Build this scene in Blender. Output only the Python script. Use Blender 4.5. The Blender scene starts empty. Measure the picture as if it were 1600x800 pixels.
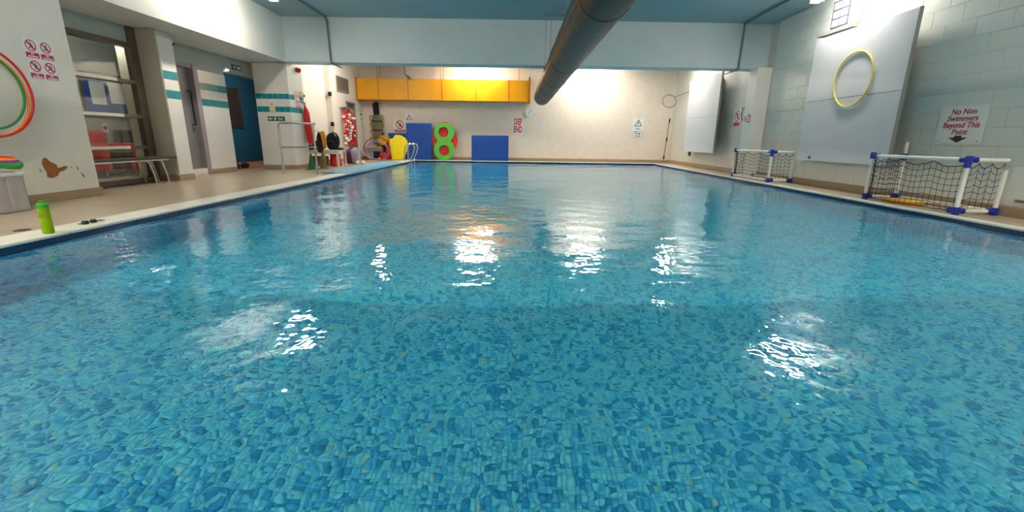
import bpy, math, random
import numpy as np
from mathutils import Vector, Matrix
from mathutils.geometry import tessellate_polygon
random.seed(7)
C = bpy.context.scene.collection
PI = math.pi

# ------------------------------------------------------------------ camera
cam_d = bpy.data.cameras.new('camera')
cam = bpy.data.objects.new('camera', cam_d); C.objects.link(cam)
bpy.context.scene.camera = cam
cam_d.sensor_width = 36.0
cam_d.lens = 700.7 / 1600 * 36.0
cam_d.shift_x = -8.13 / 1600
cam_d.clip_start = 0.05
_pi, _ro, _ya = .2551, .0146, -.0047
_fw = Vector((0, math.cos(_pi), -math.sin(_pi))); _up = Vector((0, math.sin(_pi), math.cos(_pi))); _rt = Vector((1, 0, 0))
_Rz = Matrix.Rotation(_ya, 3, 'Z'); _fw, _up, _rt = _Rz @ _fw, _Rz @ _up, _Rz @ _rt
_r2 = math.cos(_ro) * _rt + math.sin(_ro) * _up; _u2 = -math.sin(_ro) * _rt + math.cos(_ro) * _up
_M = Matrix((_r2, _u2, -_fw)).transposed().to_4x4(); _M.translation = (0, 0, .8)
cam.matrix_world = _M

# ------------------------------------------------------------------ world, exposure
w = bpy.data.worlds.new('world'); bpy.context.scene.world = w; w.use_nodes = True
w.node_tree.nodes['Background'].inputs[0].default_value = (.6, .7, .8, 1)
w.node_tree.nodes['Background'].inputs[1].default_value = .02
vs = bpy.context.scene.view_settings
vs.view_transform = 'Standard'; vs.look = 'None'; vs.gamma = 1.0; vs.use_curve_mapping = False
vs.exposure = 1.9
cy = bpy.context.scene.cycles
cy.max_bounces = 20; cy.diffuse_bounces = 7; cy.glossy_bounces = 8; cy.transmission_bounces = 12
cy.sample_clamp_indirect = 20.0; cy.blur_glossy = 0.3
cy.caustics_reflective = False

RIP = (14.0, .0026)     # fine ripple relief on the water: noise scale, height
LAMP_NEAR = 22.0      # emission of the main-hall luminaires
LAMP_FAR = 30.0       # emission of the deep-end luminaires

# ------------------------------------------------------------------ materials
def lin(c):
    return tuple(((v / 255) / 12.92 if v / 255 <= .04045 else ((v / 255 + .055) / 1.055) ** 2.4) for v in c)
def mat(name, rgb, rough=.5, metal=0, var=.06, scale=6, bump=0, bscale=60, trans=0, alpha=1, ior=1.45, emit=0):
    m = bpy.data.materials.new(name); m.use_nodes = True
    nt = m.node_tree; b = nt.nodes['Principled BSDF']; N = nt.nodes.new; L = nt.links.new
    c = lin(rgb)
    tc = N('ShaderNodeTexCoord'); no = N('ShaderNodeTexNoise'); no.inputs['Scale'].default_value = scale; no.inputs['Detail'].default_value = 4
    L(tc.outputs['Object'], no.inputs['Vector'])
    rp = N('ShaderNodeValToRGB')
    rp.color_ramp.elements[0].position = .3; rp.color_ramp.elements[1].position = .7
    rp.color_ramp.elements[0].color = tuple(v * (1 - var) for v in c) + (1,)
    rp.color_ramp.elements[1].color = tuple(min(1, v * (1 + var)) for v in c) + (1,)
    L(no.outputs['Fac'], rp.inputs[0]); L(rp.outputs[0], b.inputs['Base Color'])
    b.inputs['Roughness'].default_value = rough; b.inputs['Metallic'].default_value = metal
    b.inputs['Transmission Weight'].default_value = trans; b.inputs['IOR'].default_value = ior
    if emit:
        L(rp.outputs[0], b.inputs['Emission Color']); b.inputs['Emission Strength'].default_value = emit
    if bump:
        n2 = N('ShaderNodeTexNoise'); n2.inputs['Scale'].default_value = bscale; L(tc.outputs['Object'], n2.inputs['Vector'])
        bp = N('ShaderNodeBump'); bp.inputs['Strength'].default_value = bump; bp.inputs['Distance'].default_value = .004
        L(n2.outputs['Fac'], bp.inputs['Height']); L(bp.outputs[0], b.inputs['Normal'])
    return m
def block_mat(name, rgb, axis):           # painted blockwork, too far away to tell each block apart: joints as fine relief
    m = mat(name, rgb, .5, var=.04); nt = m.node_tree; N = nt.nodes.new; L = nt.links.new
    b = nt.nodes['Principled BSDF']
    g = N('ShaderNodeNewGeometry'); sp = N('ShaderNodeSeparateXYZ'); cb = N('ShaderNodeCombineXYZ')
    L(g.outputs['Position'], sp.inputs[0]); L(sp.outputs[axis], cb.inputs[0]); L(sp.outputs['Z'], cb.inputs[1])
    br = N('ShaderNodeTexBrick'); br.inputs['Scale'].default_value = 1
    br.inputs['Brick Width'].default_value = .45; br.inputs['Row Height'].default_value = .225
    br.inputs['Mortar Size'].default_value = .005; br.inputs['Mortar Smooth'].default_value = .6
    br.inputs['Color1'].default_value = br.inputs['Color2'].default_value = (1, 1, 1, 1); br.inputs['Mortar'].default_value = (0, 0, 0, 1)
    L(cb.outputs[0], br.inputs['Vector'])
    bp = N('ShaderNodeBump'); bp.inputs['Strength'].default_value = .35; bp.inputs['Distance'].default_value = .004
    L(br.outputs['Color'], bp.inputs['Height']); L(bp.outputs[0], b.inputs['Normal'])
    return m
def mosaic_mat(name, ax):                 # blue glass mosaic, one random tone per 25 mm piece
    m = bpy.data.materials.new(name); m.use_nodes = True
    nt = m.node_tree; b = nt.nodes['Principled BSDF']; N = nt.nodes.new; L = nt.links.new
    g = N('ShaderNodeNewGeometry'); mul = N('ShaderNodeVectorMath'); mul.operation = 'MULTIPLY'
    mul.inputs[1].default_value = tuple((40.0 if a in ax else 0.0) for a in 'XYZ')
    off = N('ShaderNodeVectorMath'); off.operation = 'ADD'; off.inputs[1].default_value = (.001, .001, .001)
    fl = N('ShaderNodeVectorMath'); fl.operation = 'FLOOR'
    L(g.outputs['Position'], mul.inputs[0]); L(mul.outputs[0], off.inputs[0]); L(off.outputs[0], fl.inputs[0])
    wn = N('ShaderNodeTexWhiteNoise'); wn.noise_dimensions = '3D'; L(fl.outputs[0], wn.inputs['Vector'])
    rp = N('ShaderNodeValToRGB'); cr = rp.color_ramp; cr.interpolation = 'CONSTANT'
    cols = [(0, MOSAIC[0]), (.36, MOSAIC[1]), (.62, MOSAIC[2]), (.80, MOSAIC[3]), (.985, MOSAIC[4])]
    cr.elements[0].position = 0; cr.elements[0].color = lin(cols[0][1]) + (1,)
    cr.elements[1].position = cols[1][0]; cr.elements[1].color = lin(cols[1][1]) + (1,)
    for p, c in cols[2:]:
        e = cr.elements.new(p); e.color = lin(c) + (1,)
    L(wn.outputs['Value'], rp.inputs[0]); L(rp.outputs[0], b.inputs['Base Color'])
    b.inputs['Roughness'].default_value = .3
    return m
MOSAIC = [(158, 231, 255), (132, 219, 255), (100, 198, 250), (66, 168, 228), (206, 224, 232)]

M = {}
M['white'] = mat('white_paint', (224, 221, 214), .45, var=.03, scale=2)
M['warm'] = mat('cream_paint', (218, 208, 198), .45, var=.03, scale=2)
M['ceiling'] = mat('pale_teal_ceiling_paint', (150, 172, 178), .6, var=.04, scale=1.5)
M['beam'] = mat('pale_blue_grey_paint', (194, 208, 212), .5, var=.03, scale=2)
M['shaded_white'] = mat('shaded_white_paint', (164, 170, 164), .55, var=.04, scale=2)  # white paint greyed to carry the shadow under the soffit
M['pier'] = mat('beige_paint', (196, 186, 172), .5, var=.05, scale=3)
M['tile_white'] = mat('white_glazed_tile', (228, 222, 218), .18, var=.02)
M['teal'] = mat('teal_glazed_tile', (30, 138, 148), .15, var=.15, scale=12)
M['block'] = mat('white_painted_block', (212, 214, 208), .42, var=.03, scale=3, bump=.15, bscale=25)
M['block_far'] = block_mat('white_painted_blockwork', (204, 200, 192), 'Y')
M['far'] = block_mat('cream_painted_blockwork', (222, 208, 196), 'X')
M['deck'] = mat('tan_safety_floor', (182, 164, 142), .28, var=.07, scale=3, bump=.05, bscale=150)
M['skirt'] = mat('tan_cove_skirting', (158, 138, 112), .35, var=.06)
M['coping'] = mat('off_white_coping', (226, 220, 210), .35, var=.05, scale=5)
M['mos_floor'] = mosaic_mat('blue_mosaic_floor', 'XY'); M['mos_x'] = mosaic_mat('blue_mosaic_side', 'YZ'); M['mos_y'] = mosaic_mat('blue_mosaic_end', 'XZ')
M['navy_edge'] = mat('dark_blue_edge', (20, 50, 92), .15, var=.15, scale=20)
M['duct'] = mat('dark_olive_painted_duct', (25, 27, 21), .5, metal=0, var=.08, scale=3)
M['duct_band'] = mat('grey_green_duct_band', (40, 46, 40), .45, metal=0)
M['black'] = mat('black_plastic', (18, 18, 20), .4)
M['yellow_duct'] = mat('orange_yellow_painted_duct', (236, 160, 8), .45, var=.05, scale=3)
M['yellow_lip'] = mat('orange_duct_flange', (196, 118, 6), .5)
M['brown_metal'] = mat('brown_anodised_frame', (104, 94, 82), .38, metal=.4)
M['grey_door'] = mat('grey_laminate_door', (128, 124, 126), .4, var=.03)
M['door_frame'] = mat('mauve_grey_door_frame', (150, 138, 146), .4)
M['steel'] = mat('stainless_steel', (200, 200, 200), .18, metal=1, var=.02)
M['chrome'] = mat('chrome', (225, 225, 228), .07, metal=1, var=.01)
M['blue_wall'] = mat('deep_blue_paint', (28, 80, 108), .5, var=.04)
M['dark_brown'] = mat('dark_brown_door', (52, 38, 36), .45)
M['terracotta'] = mat('terracotta_floor', (150, 96, 70), .5)
M['room_grey'] = mat('grey_plaster', (168, 168, 164), .6)
M['blue_board'] = mat('blue_felt', (36, 84, 156), .9, bump=.2, bscale=300)
M['paper'] = mat('white_paper', (232, 234, 232), .7)
M['red'] = mat('red_plastic', (206, 30, 24), .4)
M['red_fabric'] = mat('red_upholstery', (196, 40, 34), .8)
M['dark_fabric'] = mat('charcoal_fabric', (30, 30, 34), .85, bump=.3, bscale=80)
M['navy_fabric'] = mat('navy_black_fabric', (20, 22, 36), .85, bump=.4, bscale=60)
M['yellow'] = mat('yellow_foam', (255, 228, 10), .55)
M['ochre'] = mat('ochre_towel', (206, 150, 40), .9, bump=.4, bscale=90)
M['green'] = mat('green_foam', (92, 176, 60), .55)
M['green_dark'] = mat('green_cone_plastic', (12, 100, 56), .4)
M['olive'] = mat('olive_brown_plastic', (112, 100, 60), .5)
M['blue_mat'] = mat('royal_blue_vinyl', (2, 66, 150), .6, var=.05, scale=2)
M['blue_conn'] = mat('blue_plastic_connector', (22, 44, 150), .35)
M['pvc'] = mat('white_pvc_pipe', (228, 226, 220), .3)
M['net'] = mat('black_net_cord', (30, 30, 34), .8)
M['sky_mat'] = mat('sky_blue_rubber', (112, 178, 214), .5, var=.05)
M['pink'] = mat('magenta_print', (196, 28, 96), .4)
M['print_red'] = mat('red_print', (186, 26, 46), .4)
M['print_black'] = mat('black_print', (26, 24, 28), .4)
M['sign_white'] = mat('white_sign_plastic', (228, 228, 226), .3, var=.02)
M['sign_green'] = mat('green_sign_print', (10, 92, 66), .35)
M['plaster'] = mat('bare_brown_plaster', (150, 100, 52), .85, var=.15, scale=25, bump=.5, bscale=80)
M['clear_bin'] = mat('translucent_storage_plastic', (236, 232, 234), .35, trans=.5, ior=1.1)
M['lid_white'] = mat('white_lid_plastic', (224, 226, 232), .35)
M['bottle'] = mat('translucent_lime_plastic', (176, 214, 30), .12, trans=.55, ior=1.2)
M['liquid'] = mat('lime_drink', (168, 206, 20), .2)
M['bottle_cap'] = mat('green_bottle_cap', (70, 164, 40), .25)
M['orange'] = mat('orange_plastic', (240, 150, 40), .4)
M['hoop_green'] = mat('green_hoop_plastic', (40, 140, 80), .35)
M['hoop_yellow'] = mat('pale_yellow_hoop', (222, 208, 90), .35)
M['purple'] = mat('lilac_hoop', (140, 124, 210), .35)
M['maroon'] = mat('dark_red_hoop', (128, 32, 40), .35)
M['plum'] = mat('plum_fabric', (86, 40, 70), .7)
M['bin_grey'] = mat('grey_translucent_bin', (160, 156, 154), .4)
M['wood_dark'] = mat('dark_varnished_wood', (62, 46, 32), .5, var=.2, scale=14)
M['wood_cream'] = mat('cream_painted_wood', (224, 214, 200), .45)
M['box_brown'] = mat('brown_cardboard', (128, 100, 76), .8)
M['stretch_grey'] = mat('olive_grey_stretcher_board', (112, 104, 88), .5)
M['strap'] = mat('yellow_black_strap', (150, 136, 70), .7, var=.5, scale=40)
M['vent'] = mat('brown_grey_louvre', (122, 114, 104), .5)
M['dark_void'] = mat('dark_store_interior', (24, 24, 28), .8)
M['conduit'] = mat('grey_conduit', (120, 128, 130), .4, metal=.3)
M['lamp_body'] = mat('white_lamp_housing', (224, 226, 226), .4)
M['panel'] = mat('white_laminated_board', (208, 210, 216), .3, var=.015)
M['edge_grey'] = mat('grey_board_edge', (150, 152, 150), .5)
M['lilac_glass'] = mat('lilac_glass_block', (188, 190, 228), .15, var=.2, scale=20)
M['mullion'] = mat('slate_glazing_joint', (74, 82, 104), .5)
M['lemon'] = mat('lemon_plastic', (240, 236, 30), .4)
M['cream_paper'] = mat('pale_yellow_card', (216, 214, 160), .6)
M['blue_print'] = mat('blue_print', (40, 80, 150), .4)
M['drain'] = mat('dark_drain_metal', (92, 76, 62), .4, metal=.5)
M['lens'] = mat('smoky_goggle_lens', (60, 74, 30), .1, trans=.4)
M['reed'] = mat('pale_wood_pole', (196, 178, 140), .5)
M['clear_bag'] = mat('clear_plastic_bag', (214, 204, 222), .25, trans=.5, ior=1.1)
for i, c in enumerate([(214, 40, 40), (240, 140, 30), (60, 150, 60), (120, 50, 150)]):
    M['rb%d' % i] = mat('rainbow_stripe_%s' % ('red', 'orange', 'green', 'violet')[i], c, .7)
def lamp_mat(name, rgb, s):
    m = bpy.data.materials.new(name); m.use_nodes = True; nt = m.node_tree
    b = nt.nodes['Principled BSDF']; b.inputs['Base Color'].default_value = (.8, .8, .8, 1)
    b.inputs['Emission Color'].default_value = lin(rgb) + (1,); b.inputs['Emission Strength'].default_value = s
    return m
M['lamp_near'] = lamp_mat('lit_diffuser_neutral', (255, 246, 230), LAMP_NEAR)
M['lamp_far'] = lamp_mat('lit_diffuser_warm', (255, 244, 226), LAMP_FAR)
M['lamp_side'] = lamp_mat('lit_side_room_diffuser', (250, 246, 236), 22.0)
M['glow'] = lamp_mat('glowing_emergency_lens', (230, 255, 240), 2.5)
def glass_mat():
    m = bpy.data.materials.new('clear_window_glass'); m.use_nodes = True; nt = m.node_tree; nt.nodes.clear()
    N = nt.nodes.new; L = nt.links.new
    o = N('ShaderNodeOutputMaterial'); mx = N('ShaderNodeMixShader'); t = N('ShaderNodeBsdfTransparent'); g = N('ShaderNodeBsdfGlossy'); f = N('ShaderNodeFresnel')
    t.inputs[0].default_value = (.86, .9, .88, 1); g.inputs['Roughness'].default_value = .03; f.inputs[0].default_value = 1.5
    ge = N('ShaderNodeNewGeometry'); ma = N('ShaderNodeMapRange'); ma.inputs['To Min'].default_value = 1.5; ma.inputs['To Max'].default_value = 1 / 1.5
    L(ge.outputs['Backfacing'], ma.inputs['Value']); L(ma.outputs[0], f.inputs[0])     # thin pane: the same reflectance on both faces
    L(f.outputs[0], mx.inputs[0]); L(t.outputs[0], mx.inputs[1]); L(g.outputs[0], mx.inputs[2]); L(mx.outputs[0], o.inputs[0])
    return m
M['glass'] = glass_mat()
def water_mat():
    m = bpy.data.materials.new('clear_pool_water'); m.use_nodes = True; nt = m.node_tree; nt.nodes.clear()
    N = nt.nodes.new; L = nt.links.new
    o = N('ShaderNodeOutputMaterial'); g = N('ShaderNodeBsdfGlass'); g.inputs['IOR'].default_value = 1.333; g.inputs['Roughness'].default_value = 0
    g.inputs['Color'].default_value = (1, 1, 1, 1)
    a = N('ShaderNodeVolumeAbsorption'); a.inputs['Color'].default_value = (.06, .965, .992, 1); a.inputs['Density'].default_value = .38
    tc = N('ShaderNodeTexCoord'); no = N('ShaderNodeTexNoise'); no.inputs['Scale'].default_value = RIP[0]; no.inputs['Detail'].default_value = 1.0
    bp = N('ShaderNodeBump'); bp.inputs['Strength'].default_value = 1.0; bp.inputs['Distance'].default_value = RIP[1]
    L(tc.outputs['Object'], no.inputs['Vector']); L(no.outputs['Fac'], bp.inputs['Height']); L(bp.outputs[0], g.inputs['Normal'])
    L(g.outputs[0], o.inputs['Surface']); L(a.outputs[0], o.inputs['Volume'])
    return m
M['water'] = water_mat()

# ------------------------------------------------------------------ mesh helpers
def wloc(o):
    v = Vector((0, 0, 0))
    while o is not None:
        v += o.location; o = o.parent
    return v
class MB:
    def __init__(s): s.v = []; s.f = []
    def add(s, vs, fs):
        n = len(s.v); s.v += [tuple(p) for p in vs]; s.f += [tuple(i + n for i in f) for f in fs]; return s
    def box(s, x0, x1, y0, y1, z0, z1):
        s.add([(x, y, z) for x in (x0, x1) for y in (y0, y1) for z in (z0, z1)],
              [(0, 1, 3, 2), (4, 6, 7, 5), (0, 4, 5, 1), (2, 3, 7, 6), (0, 2, 6, 4), (1, 5, 7, 3)]); return s
    def obox(s, P, u0, u1, v0, v1, w0, w1):                       # box in a plane frame P(u, v, w)
        s.add([P(x, y, z) for x in (u0, u1) for y in (v0, v1) for z in (w0, w1)],
              [(0, 1, 3, 2), (4, 6, 7, 5), (0, 4, 5, 1), (2, 3, 7, 6), (0, 2, 6, 4), (1, 5, 7, 3)]); return s
    def poly(s, P, outer, holes=(), w0=0., w1=.02):               # extruded outline with holes
        loops = [list(outer)] + [list(h) for h in holes]
        tri = tessellate_polygon([[Vector((p[0], p[1], 0)) for p in l] for l in loops])
        flat = [p for l in loops for p in l]; n = len(flat)
        vs = [P(a, b, w1) for a, b in flat] + [P(a, b, w0) for a, b in flat]
        fs = [tuple(t) for t in tri] + [tuple(i + n for i in reversed(t)) for t in tri]
        k = 0
        for l in loops:
            m = len(l)
            for i in range(m):
                a, b = k + i, k + (i + 1) % m; fs.append((a, a + n, b + n, b))
            k += m
        s.add(vs, fs); return s
    def tube(s, pts, r, n=8, closed=False, cap=True):
        pts = [Vector(p) for p in pts]; m = len(pts); rr = r if isinstance(r, (list, tuple)) else [r] * m
        prev = None; vs = []
        for i, p in enumerate(pts):
            a = pts[(i - 1) % m] if (closed or i > 0) else p; b = pts[(i + 1) % m] if (closed or i < m - 1) else p
            t = (b - a).normalized()
            if prev is None:
                q = Vector((0, 0, 1)) if abs(t.z) < .9 else Vector((1, 0, 0)); nrm = t.cross(q).normalized()
            else:
                nrm = (prev - t * prev.dot(t)); nrm = nrm.normalized() if nrm.length > 1e-6 else t.orthogonal().normalized()
            prev = nrm; bi = t.cross(nrm)
            for k in range(n):
                an = 2 * PI * k / n; vs.append(p + (nrm * math.cos(an) + bi * math.sin(an)) * rr[i])
        fs = []
        for i in range(m if closed else m - 1):
            j = (i + 1) % m
            for k in range(n):
                l = (k + 1) % n; fs.append((i * n + k, i * n + l, j * n + l, j * n + k))
        if not closed and cap:
            fs += [tuple(reversed(range(n))), tuple(range((m - 1) * n, m * n))]
        s.add(vs, fs); return s
    def lathe(s, c, prof, n=20, axis='Z'):
        vs = []
        for r, h in prof:
            for k in range(n):
                a = 2 * PI * k / n; x, y = r * math.cos(a), r * math.sin(a)
                p = {'Z': (x, y, h), 'Y': (x, h, y), 'X': (h, x, y)}[axis]
                vs.append((c[0] + p[0], c[1] + p[1], c[2] + p[2]))
        fs = [tuple(reversed(range(n))), tuple(range((len(prof) - 1) * n, len(prof) * n))]
        for i in range(len(prof) - 1):
            for k in range(n):
                l = (k + 1) % n; fs.append((i * n + k, i * n + l, (i + 1) * n + l, (i + 1) * n + k))
        s.add(vs, fs); return s
    def blob(s, c, r, n=16, m=10, lump=.12, seed=0, flat=.0, sq=.72):      # a lumpy soft volume (bags, cloth)
        rd = random.Random(seed); ph = [rd.uniform(0, 6.28) for _ in range(6)]
        vs = []; 
        for i in range(m + 1):
            th = PI * i / m
            for k in range(n):
                a = 2 * PI * k / n
                q = 1 + lump * (math.sin(3 * a + ph[0] + 2 * th) * .5 + math.sin(5 * th + ph[1] + a) * .35 + math.sin(2 * a - 4 * th + ph[2]) * .4)
                pw = lambda c: math.copysign(abs(c) ** sq, c)
                x, y, z = pw(math.sin(th)) * pw(math.cos(a)) * q, pw(math.sin(th)) * pw(math.sin(a)) * q, pw(math.cos(th)) * q
                z = max(z, -1 + flat)
                vs.append((c[0] + x * r[0], c[1] + y * r[1], c[2] + z * r[2]))
        fs = []
        for i in range(m):
            for k in range(n):
                l = (k + 1) % n; fs.append((i * n + k, (i + 1) * n + k, (i + 1) * n + l, i * n + l))
        s.add(vs, fs); return s
    def build(s, name, m, parent=None, smooth=False, bevel=0, org=None, label=None, seg=2):
        if parent is not None: o_ = wloc(parent)
        elif org is not None: o_ = Vector(org)
        else:
            xs, ys, zs = zip(*s.v); o_ = Vector(((min(xs) + max(xs)) / 2, (min(ys) + max(ys)) / 2, min(zs)))
        me = bpy.data.meshes.new(name); me.from_pydata([(p[0] - o_.x, p[1] - o_.y, p[2] - o_.z) for p in s.v], [], s.f)
        me.materials.append(m); me.validate()
        ob = bpy.data.objects.new(name, me); C.objects.link(ob)
        if parent is not None:
            ob.parent = parent
            if org is not None: pass
        else: ob.location = o_
        import bmesh
        bm = bmesh.new(); bm.from_mesh(me); bmesh.ops.recalc_face_normals(bm, faces=bm.faces); bm.to_mesh(me); bm.free()
        if smooth:
            me.polygons.foreach_set('use_smooth', [True] * len(me.polygons)); me.set_sharp_from_angle(angle=.7)
        if bevel:
            bv = ob.modifiers.new('bevel', 'BEVEL'); bv.width = bevel; bv.segments = seg; bv.limit_method = 'ANGLE'
        if label: ob['label'] = label
        return ob
def frame(o, r, up=(0, 0, 1)):
    o, r, up = Vector(o), Vector(r).normalized(), Vector(up).normalized(); n = r.cross(up)
    return lambda u, v, w=0.: o + r * u + up * v + n * w
FACE_R = (0, -1, 0)    # reading direction on the right wall
FACE_L = (0, 1, 0)     # on the left wall
FACE_F = (1, 0, 0)     # on the far wall
def circ(cx, cy, r, n=28, ry=None): return [(cx + r * math.cos(2 * PI * k / n), cy + (ry or r) * math.sin(2 * PI * k / n)) for k in range(n)]
def ring(c, a, b, r1, r2=None, n=48):
    c, a, b = Vector(c), Vector(a).normalized(), Vector(b).normalized(); r2 = r2 or r1
    return [c + a * (r1 * math.cos(2 * PI * k / n)) + b * (r2 * math.sin(2 * PI * k / n)) for k in range(n)]
def thing(name, label, cat, loc, group=None):
    o = bpy.data.objects.new(name, None); C.objects.link(o); o.location = loc; o.empty_display_size = .1
    o['label'] = label; o['category'] = cat
    if group: o['group'] = group
    return o
def tag(o, label, cat, group=None):
    o['label'] = label; o['category'] = cat
    if group: o['group'] = group
    return o
def struct(o, label=None, cat='structure'):
    o['kind'] = 'structure'
    if label: o['label'] = label; o['category'] = cat
    return o
def dup(root, loc, label=None, group=None):
    r = root.copy(); C.objects.link(r); r.location = loc
    if label: r['label'] = label
    if group: r['group'] = group
    for ch in list(root.children):
        c = ch.copy(); C.objects.link(c); c.parent = r
        for g in ch.children:
            d = g.copy(); C.objects.link(d); d.parent = c
    return r
_dg = None
def letters(mb, P, txt, size, u, v, w=.002, sx=1.0, align='CENTER', bold=0.0, depth=.0015, shear=0):
    cu = bpy.data.curves.new('t', 'FONT'); cu.body = txt; cu.size = size; cu.align_x = align; cu.offset = bold; cu.extrude = depth; cu.resolution_u = 2; cu.shear = shear
    o = bpy.data.objects.new('t', cu); C.objects.link(o)
    me = bpy.data.meshes.new_from_object(o.evaluated_get(bpy.context.evaluated_depsgraph_get()))
    mb.add([P(u + p.co.x * sx, v + p.co.y, w + p.co.z) for p in me.vertices], [tuple(f.vertices) for f in me.polygons])
    bpy.data.objects.remove(o); bpy.data.curves.remove(cu); bpy.data.meshes.remove(me)

# ------------------------------------------------------------------ the room
ZC, ZB = 3.42, 2.46           # ceiling, underside of beam and bulkhead
XL, XR = -5.37, 5.80          # bulkhead face, right wall
YB, YW, YN = 11.2, 17.4, -3.0 # cross beam, far wall, wall behind the camera
PX0, PX1, PY0, PY1 = -3.69, 5.01, .30, 16.70   # pool basin
WZ = -.05                     # water level
def fz(y): return -1.15 if y < 3.3 else -1.15 - .055 * (y - 3.3)

d = MB()
for b in ((-4.0, -9.2, YN, YW + .2), ): d.box(-9.2, -3.99, YN - .2, YW + .2, -.2, 0)
d.box(PX1 + .12, XR + .2, YN - .2, YW + .2, -.2, 0); d.box(-4.0, PX1 + .13, YN - .2, PY0 - .3, -.2, 0); d.box(-4.0, PX1 + .13, PY1 + .15, YW + .2, -.2, 0)
struct(d.build('floor', M['deck']), 'tan glossy poolside deck around the water', 'floor')
struct(MB().box(-9.2, XR + .2, YN - .2, YW + .2, ZC, ZC + .2).build('ceiling', M['ceiling']), 'pale teal painted flat ceiling over the pool', 'ceiling')
struct(MB().box(-5.8, XR + .2, YW, YW + .2, -.2, ZC).build('wall_far', M['far']), 'cream painted end wall behind the deep end', 'wall')
struct(MB().box(-9.2, XR + .2, YN - .2, YN, -.2, ZC).build('wall_near', M['white']), 'white wall behind the viewer at the shallow end', 'wall')
wr = struct(MB().box(XR + .012, XR + .2, YN, 10.9, -.2, ZC).build('wall_right', M['block']), 'white painted block wall along the right side', 'wall')
struct(MB().box(XR, XR + .2, 10.9, YW + .2, -.2, ZC).build('wall_right.001', M['block_far']), 'white blockwork wall beyond the cross beam', 'wall')
# blocks of the near right wall: one chamfered shape, copied
def block_mesh(L, Hh):
    e = .0035; x0, x1 = XR, XR + .02
    mb = MB(); mb.add([(x1, 0, 0), (x1, L, 0), (x1, L, Hh), (x1, 0, Hh), (x0 + .0035, 0, 0), (x0 + .0035, L, 0), (x0 + .0035, L, Hh), (x0 + .0035, 0, Hh),
                       (x0, e, e), (x0, L - e, e), (x0, L - e, Hh - e), (x0, e, Hh - e)],
                      [(0, 1, 5, 4), (1, 2, 6, 5), (2, 3, 7, 6), (3, 0, 4, 7), (4, 5, 9, 8), (5, 6, 10, 9), (6, 7, 11, 10), (7, 4, 8, 11), (8, 9, 10, 11)])
    return mb
_first = {}
row = 0; z = .12
while z < ZC - .02:
    hh = min(.2236, ZC - z - .003); y = 3.75 + (.225 if row % 2 else 0)
    if row % 2: spans = [(3.75, .2235)]
    else: spans = []
    while y < 10.85:
        L_ = min(.4485, 10.85 - y); spans.append((y, L_)); y += .45
    for (yy, L_) in spans:
        if L_ < .05: continue
        k = (round(L_, 3), round(hh, 3))
        if k not in _first:
            o = block_mesh(L_, hh).build('block', M['block'], org=(0, 0, 0)); _first[k] = o.data
        else:
            o = bpy.data.objects.new('block', _first[k]); C.objects.link(o)
        o.parent = wr; o.location = Vector((random.uniform(-.0015, .0015), yy, z)) - wr.location
    z += .225; row += 1
# pilaster under the beam on the right
struct(MB().box(5.48, XR + .02, 10.95, 11.35, 0, ZB).build('trim_1', M['white'], bevel=.006), 'white pilaster carrying the right end of the beam', 'pilaster')
struct(MB().box(XL - .3, XR + .1, YB, YB + .45, ZB, ZC).build('trim_2', M['beam'], bevel=.006), 'pale blue grey downstand beam crossing the hall', 'beam')
bk = MB(); bk.box(XL - .12, XL, YN, YB, ZB, ZC); bk.box(-9.2, XL - .12, YN, YB + .3, ZB, ZB + .12)
struct(bk.build('trim_3', M['white']), 'long white bulkhead above the left deck', 'bulkhead')

# left side walls
struct(MB().box(-9.2, -5.5, YN, 5.97, 0, ZB).build('wall_left', M['white'], bevel=.004), 'white wall at the near left with a peeled patch', 'wall')
pr = struct(MB().box(-6.62, -5.93, 8.0, 8.35, 0, ZB).build('wall_left.001', M['pier'], bevel=.004), 'beige pier between glazed screen and grey door', 'pier')
MB().box(-5.935, -5.918, 8.012, 8.35, .11, 2.36).build('tile_facing', M['tile_white'], pr)
DX = -6.4
dw = MB(); dw.box(DX - .15, DX, 8.35, 8.86, 0, ZB); dw.box(DX - .15, DX, 8.86, 9.5, 2.1, ZB); dw.box(DX - .15, DX, 9.5, 10.45, 0, ZB)
dw.box(DX - .15, DX, 10.45, 11.8, 2.13, ZB)
dwo = struct(dw.build('wall_left.002', M['shaded_white']), 'door wall with white tiles and teal bands', 'wall')
MB().box(DX - .01, DX + .012, 9.56, 10.45, .1, 2.05).build('tile_facing', M['tile_white'], dwo)
MB().box(DX - .2, DX + .03, 8.35, 9.44, 0, .13).build('door_sill', M['tile_white'], dwo, bevel=.005)
YS = 11.35
sw = MB(); sw.box(-6.26, -5.45, YS, 12.1, 0, ZB)
swo = struct(sw.build('wall_left.003', M['white'], bevel=.004), 'white tiled pier with teal bands facing the camera', 'wall')
MB().box(-6.255, -5.462, YS - .012, YS + .01, .1, ZB - .01).build('tile_facing', M['tile_white'], swo)
lf = MB(); lf.box(-6.1, -5.9, 12.1, 14.6, 0, ZC)
struct(lf.build('wall_left.004', M['warm']), 'cream wall behind the low white table', 'wall')
lf = MB(); lf.box(-6.1, -5.72, 14.6, 15.78, 0, ZC); lf.box(-6.1, -5.72, 16.62, YW, 0, ZC); lf.box(-6.1, -5.72, 15.78, 16.62, 1.95, ZC)
struct(lf.build('wall_left.005', M['warm'], bevel=.004), 'cream stepped wall around the dark store doorway', 'wall')
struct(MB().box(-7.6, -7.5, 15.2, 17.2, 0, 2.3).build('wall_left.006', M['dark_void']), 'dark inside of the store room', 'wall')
struct(MB().box(-7.6, -6.1, 15.1, 15.2, 0, 2.3).box(-7.6, -6.1, 17.2, 17.3, 0, 2.3).box(-7.6, -6.1, 15.1, 17.3, 2.3, 2.4).build('wall_left.007', M['dark_void']))
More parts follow.
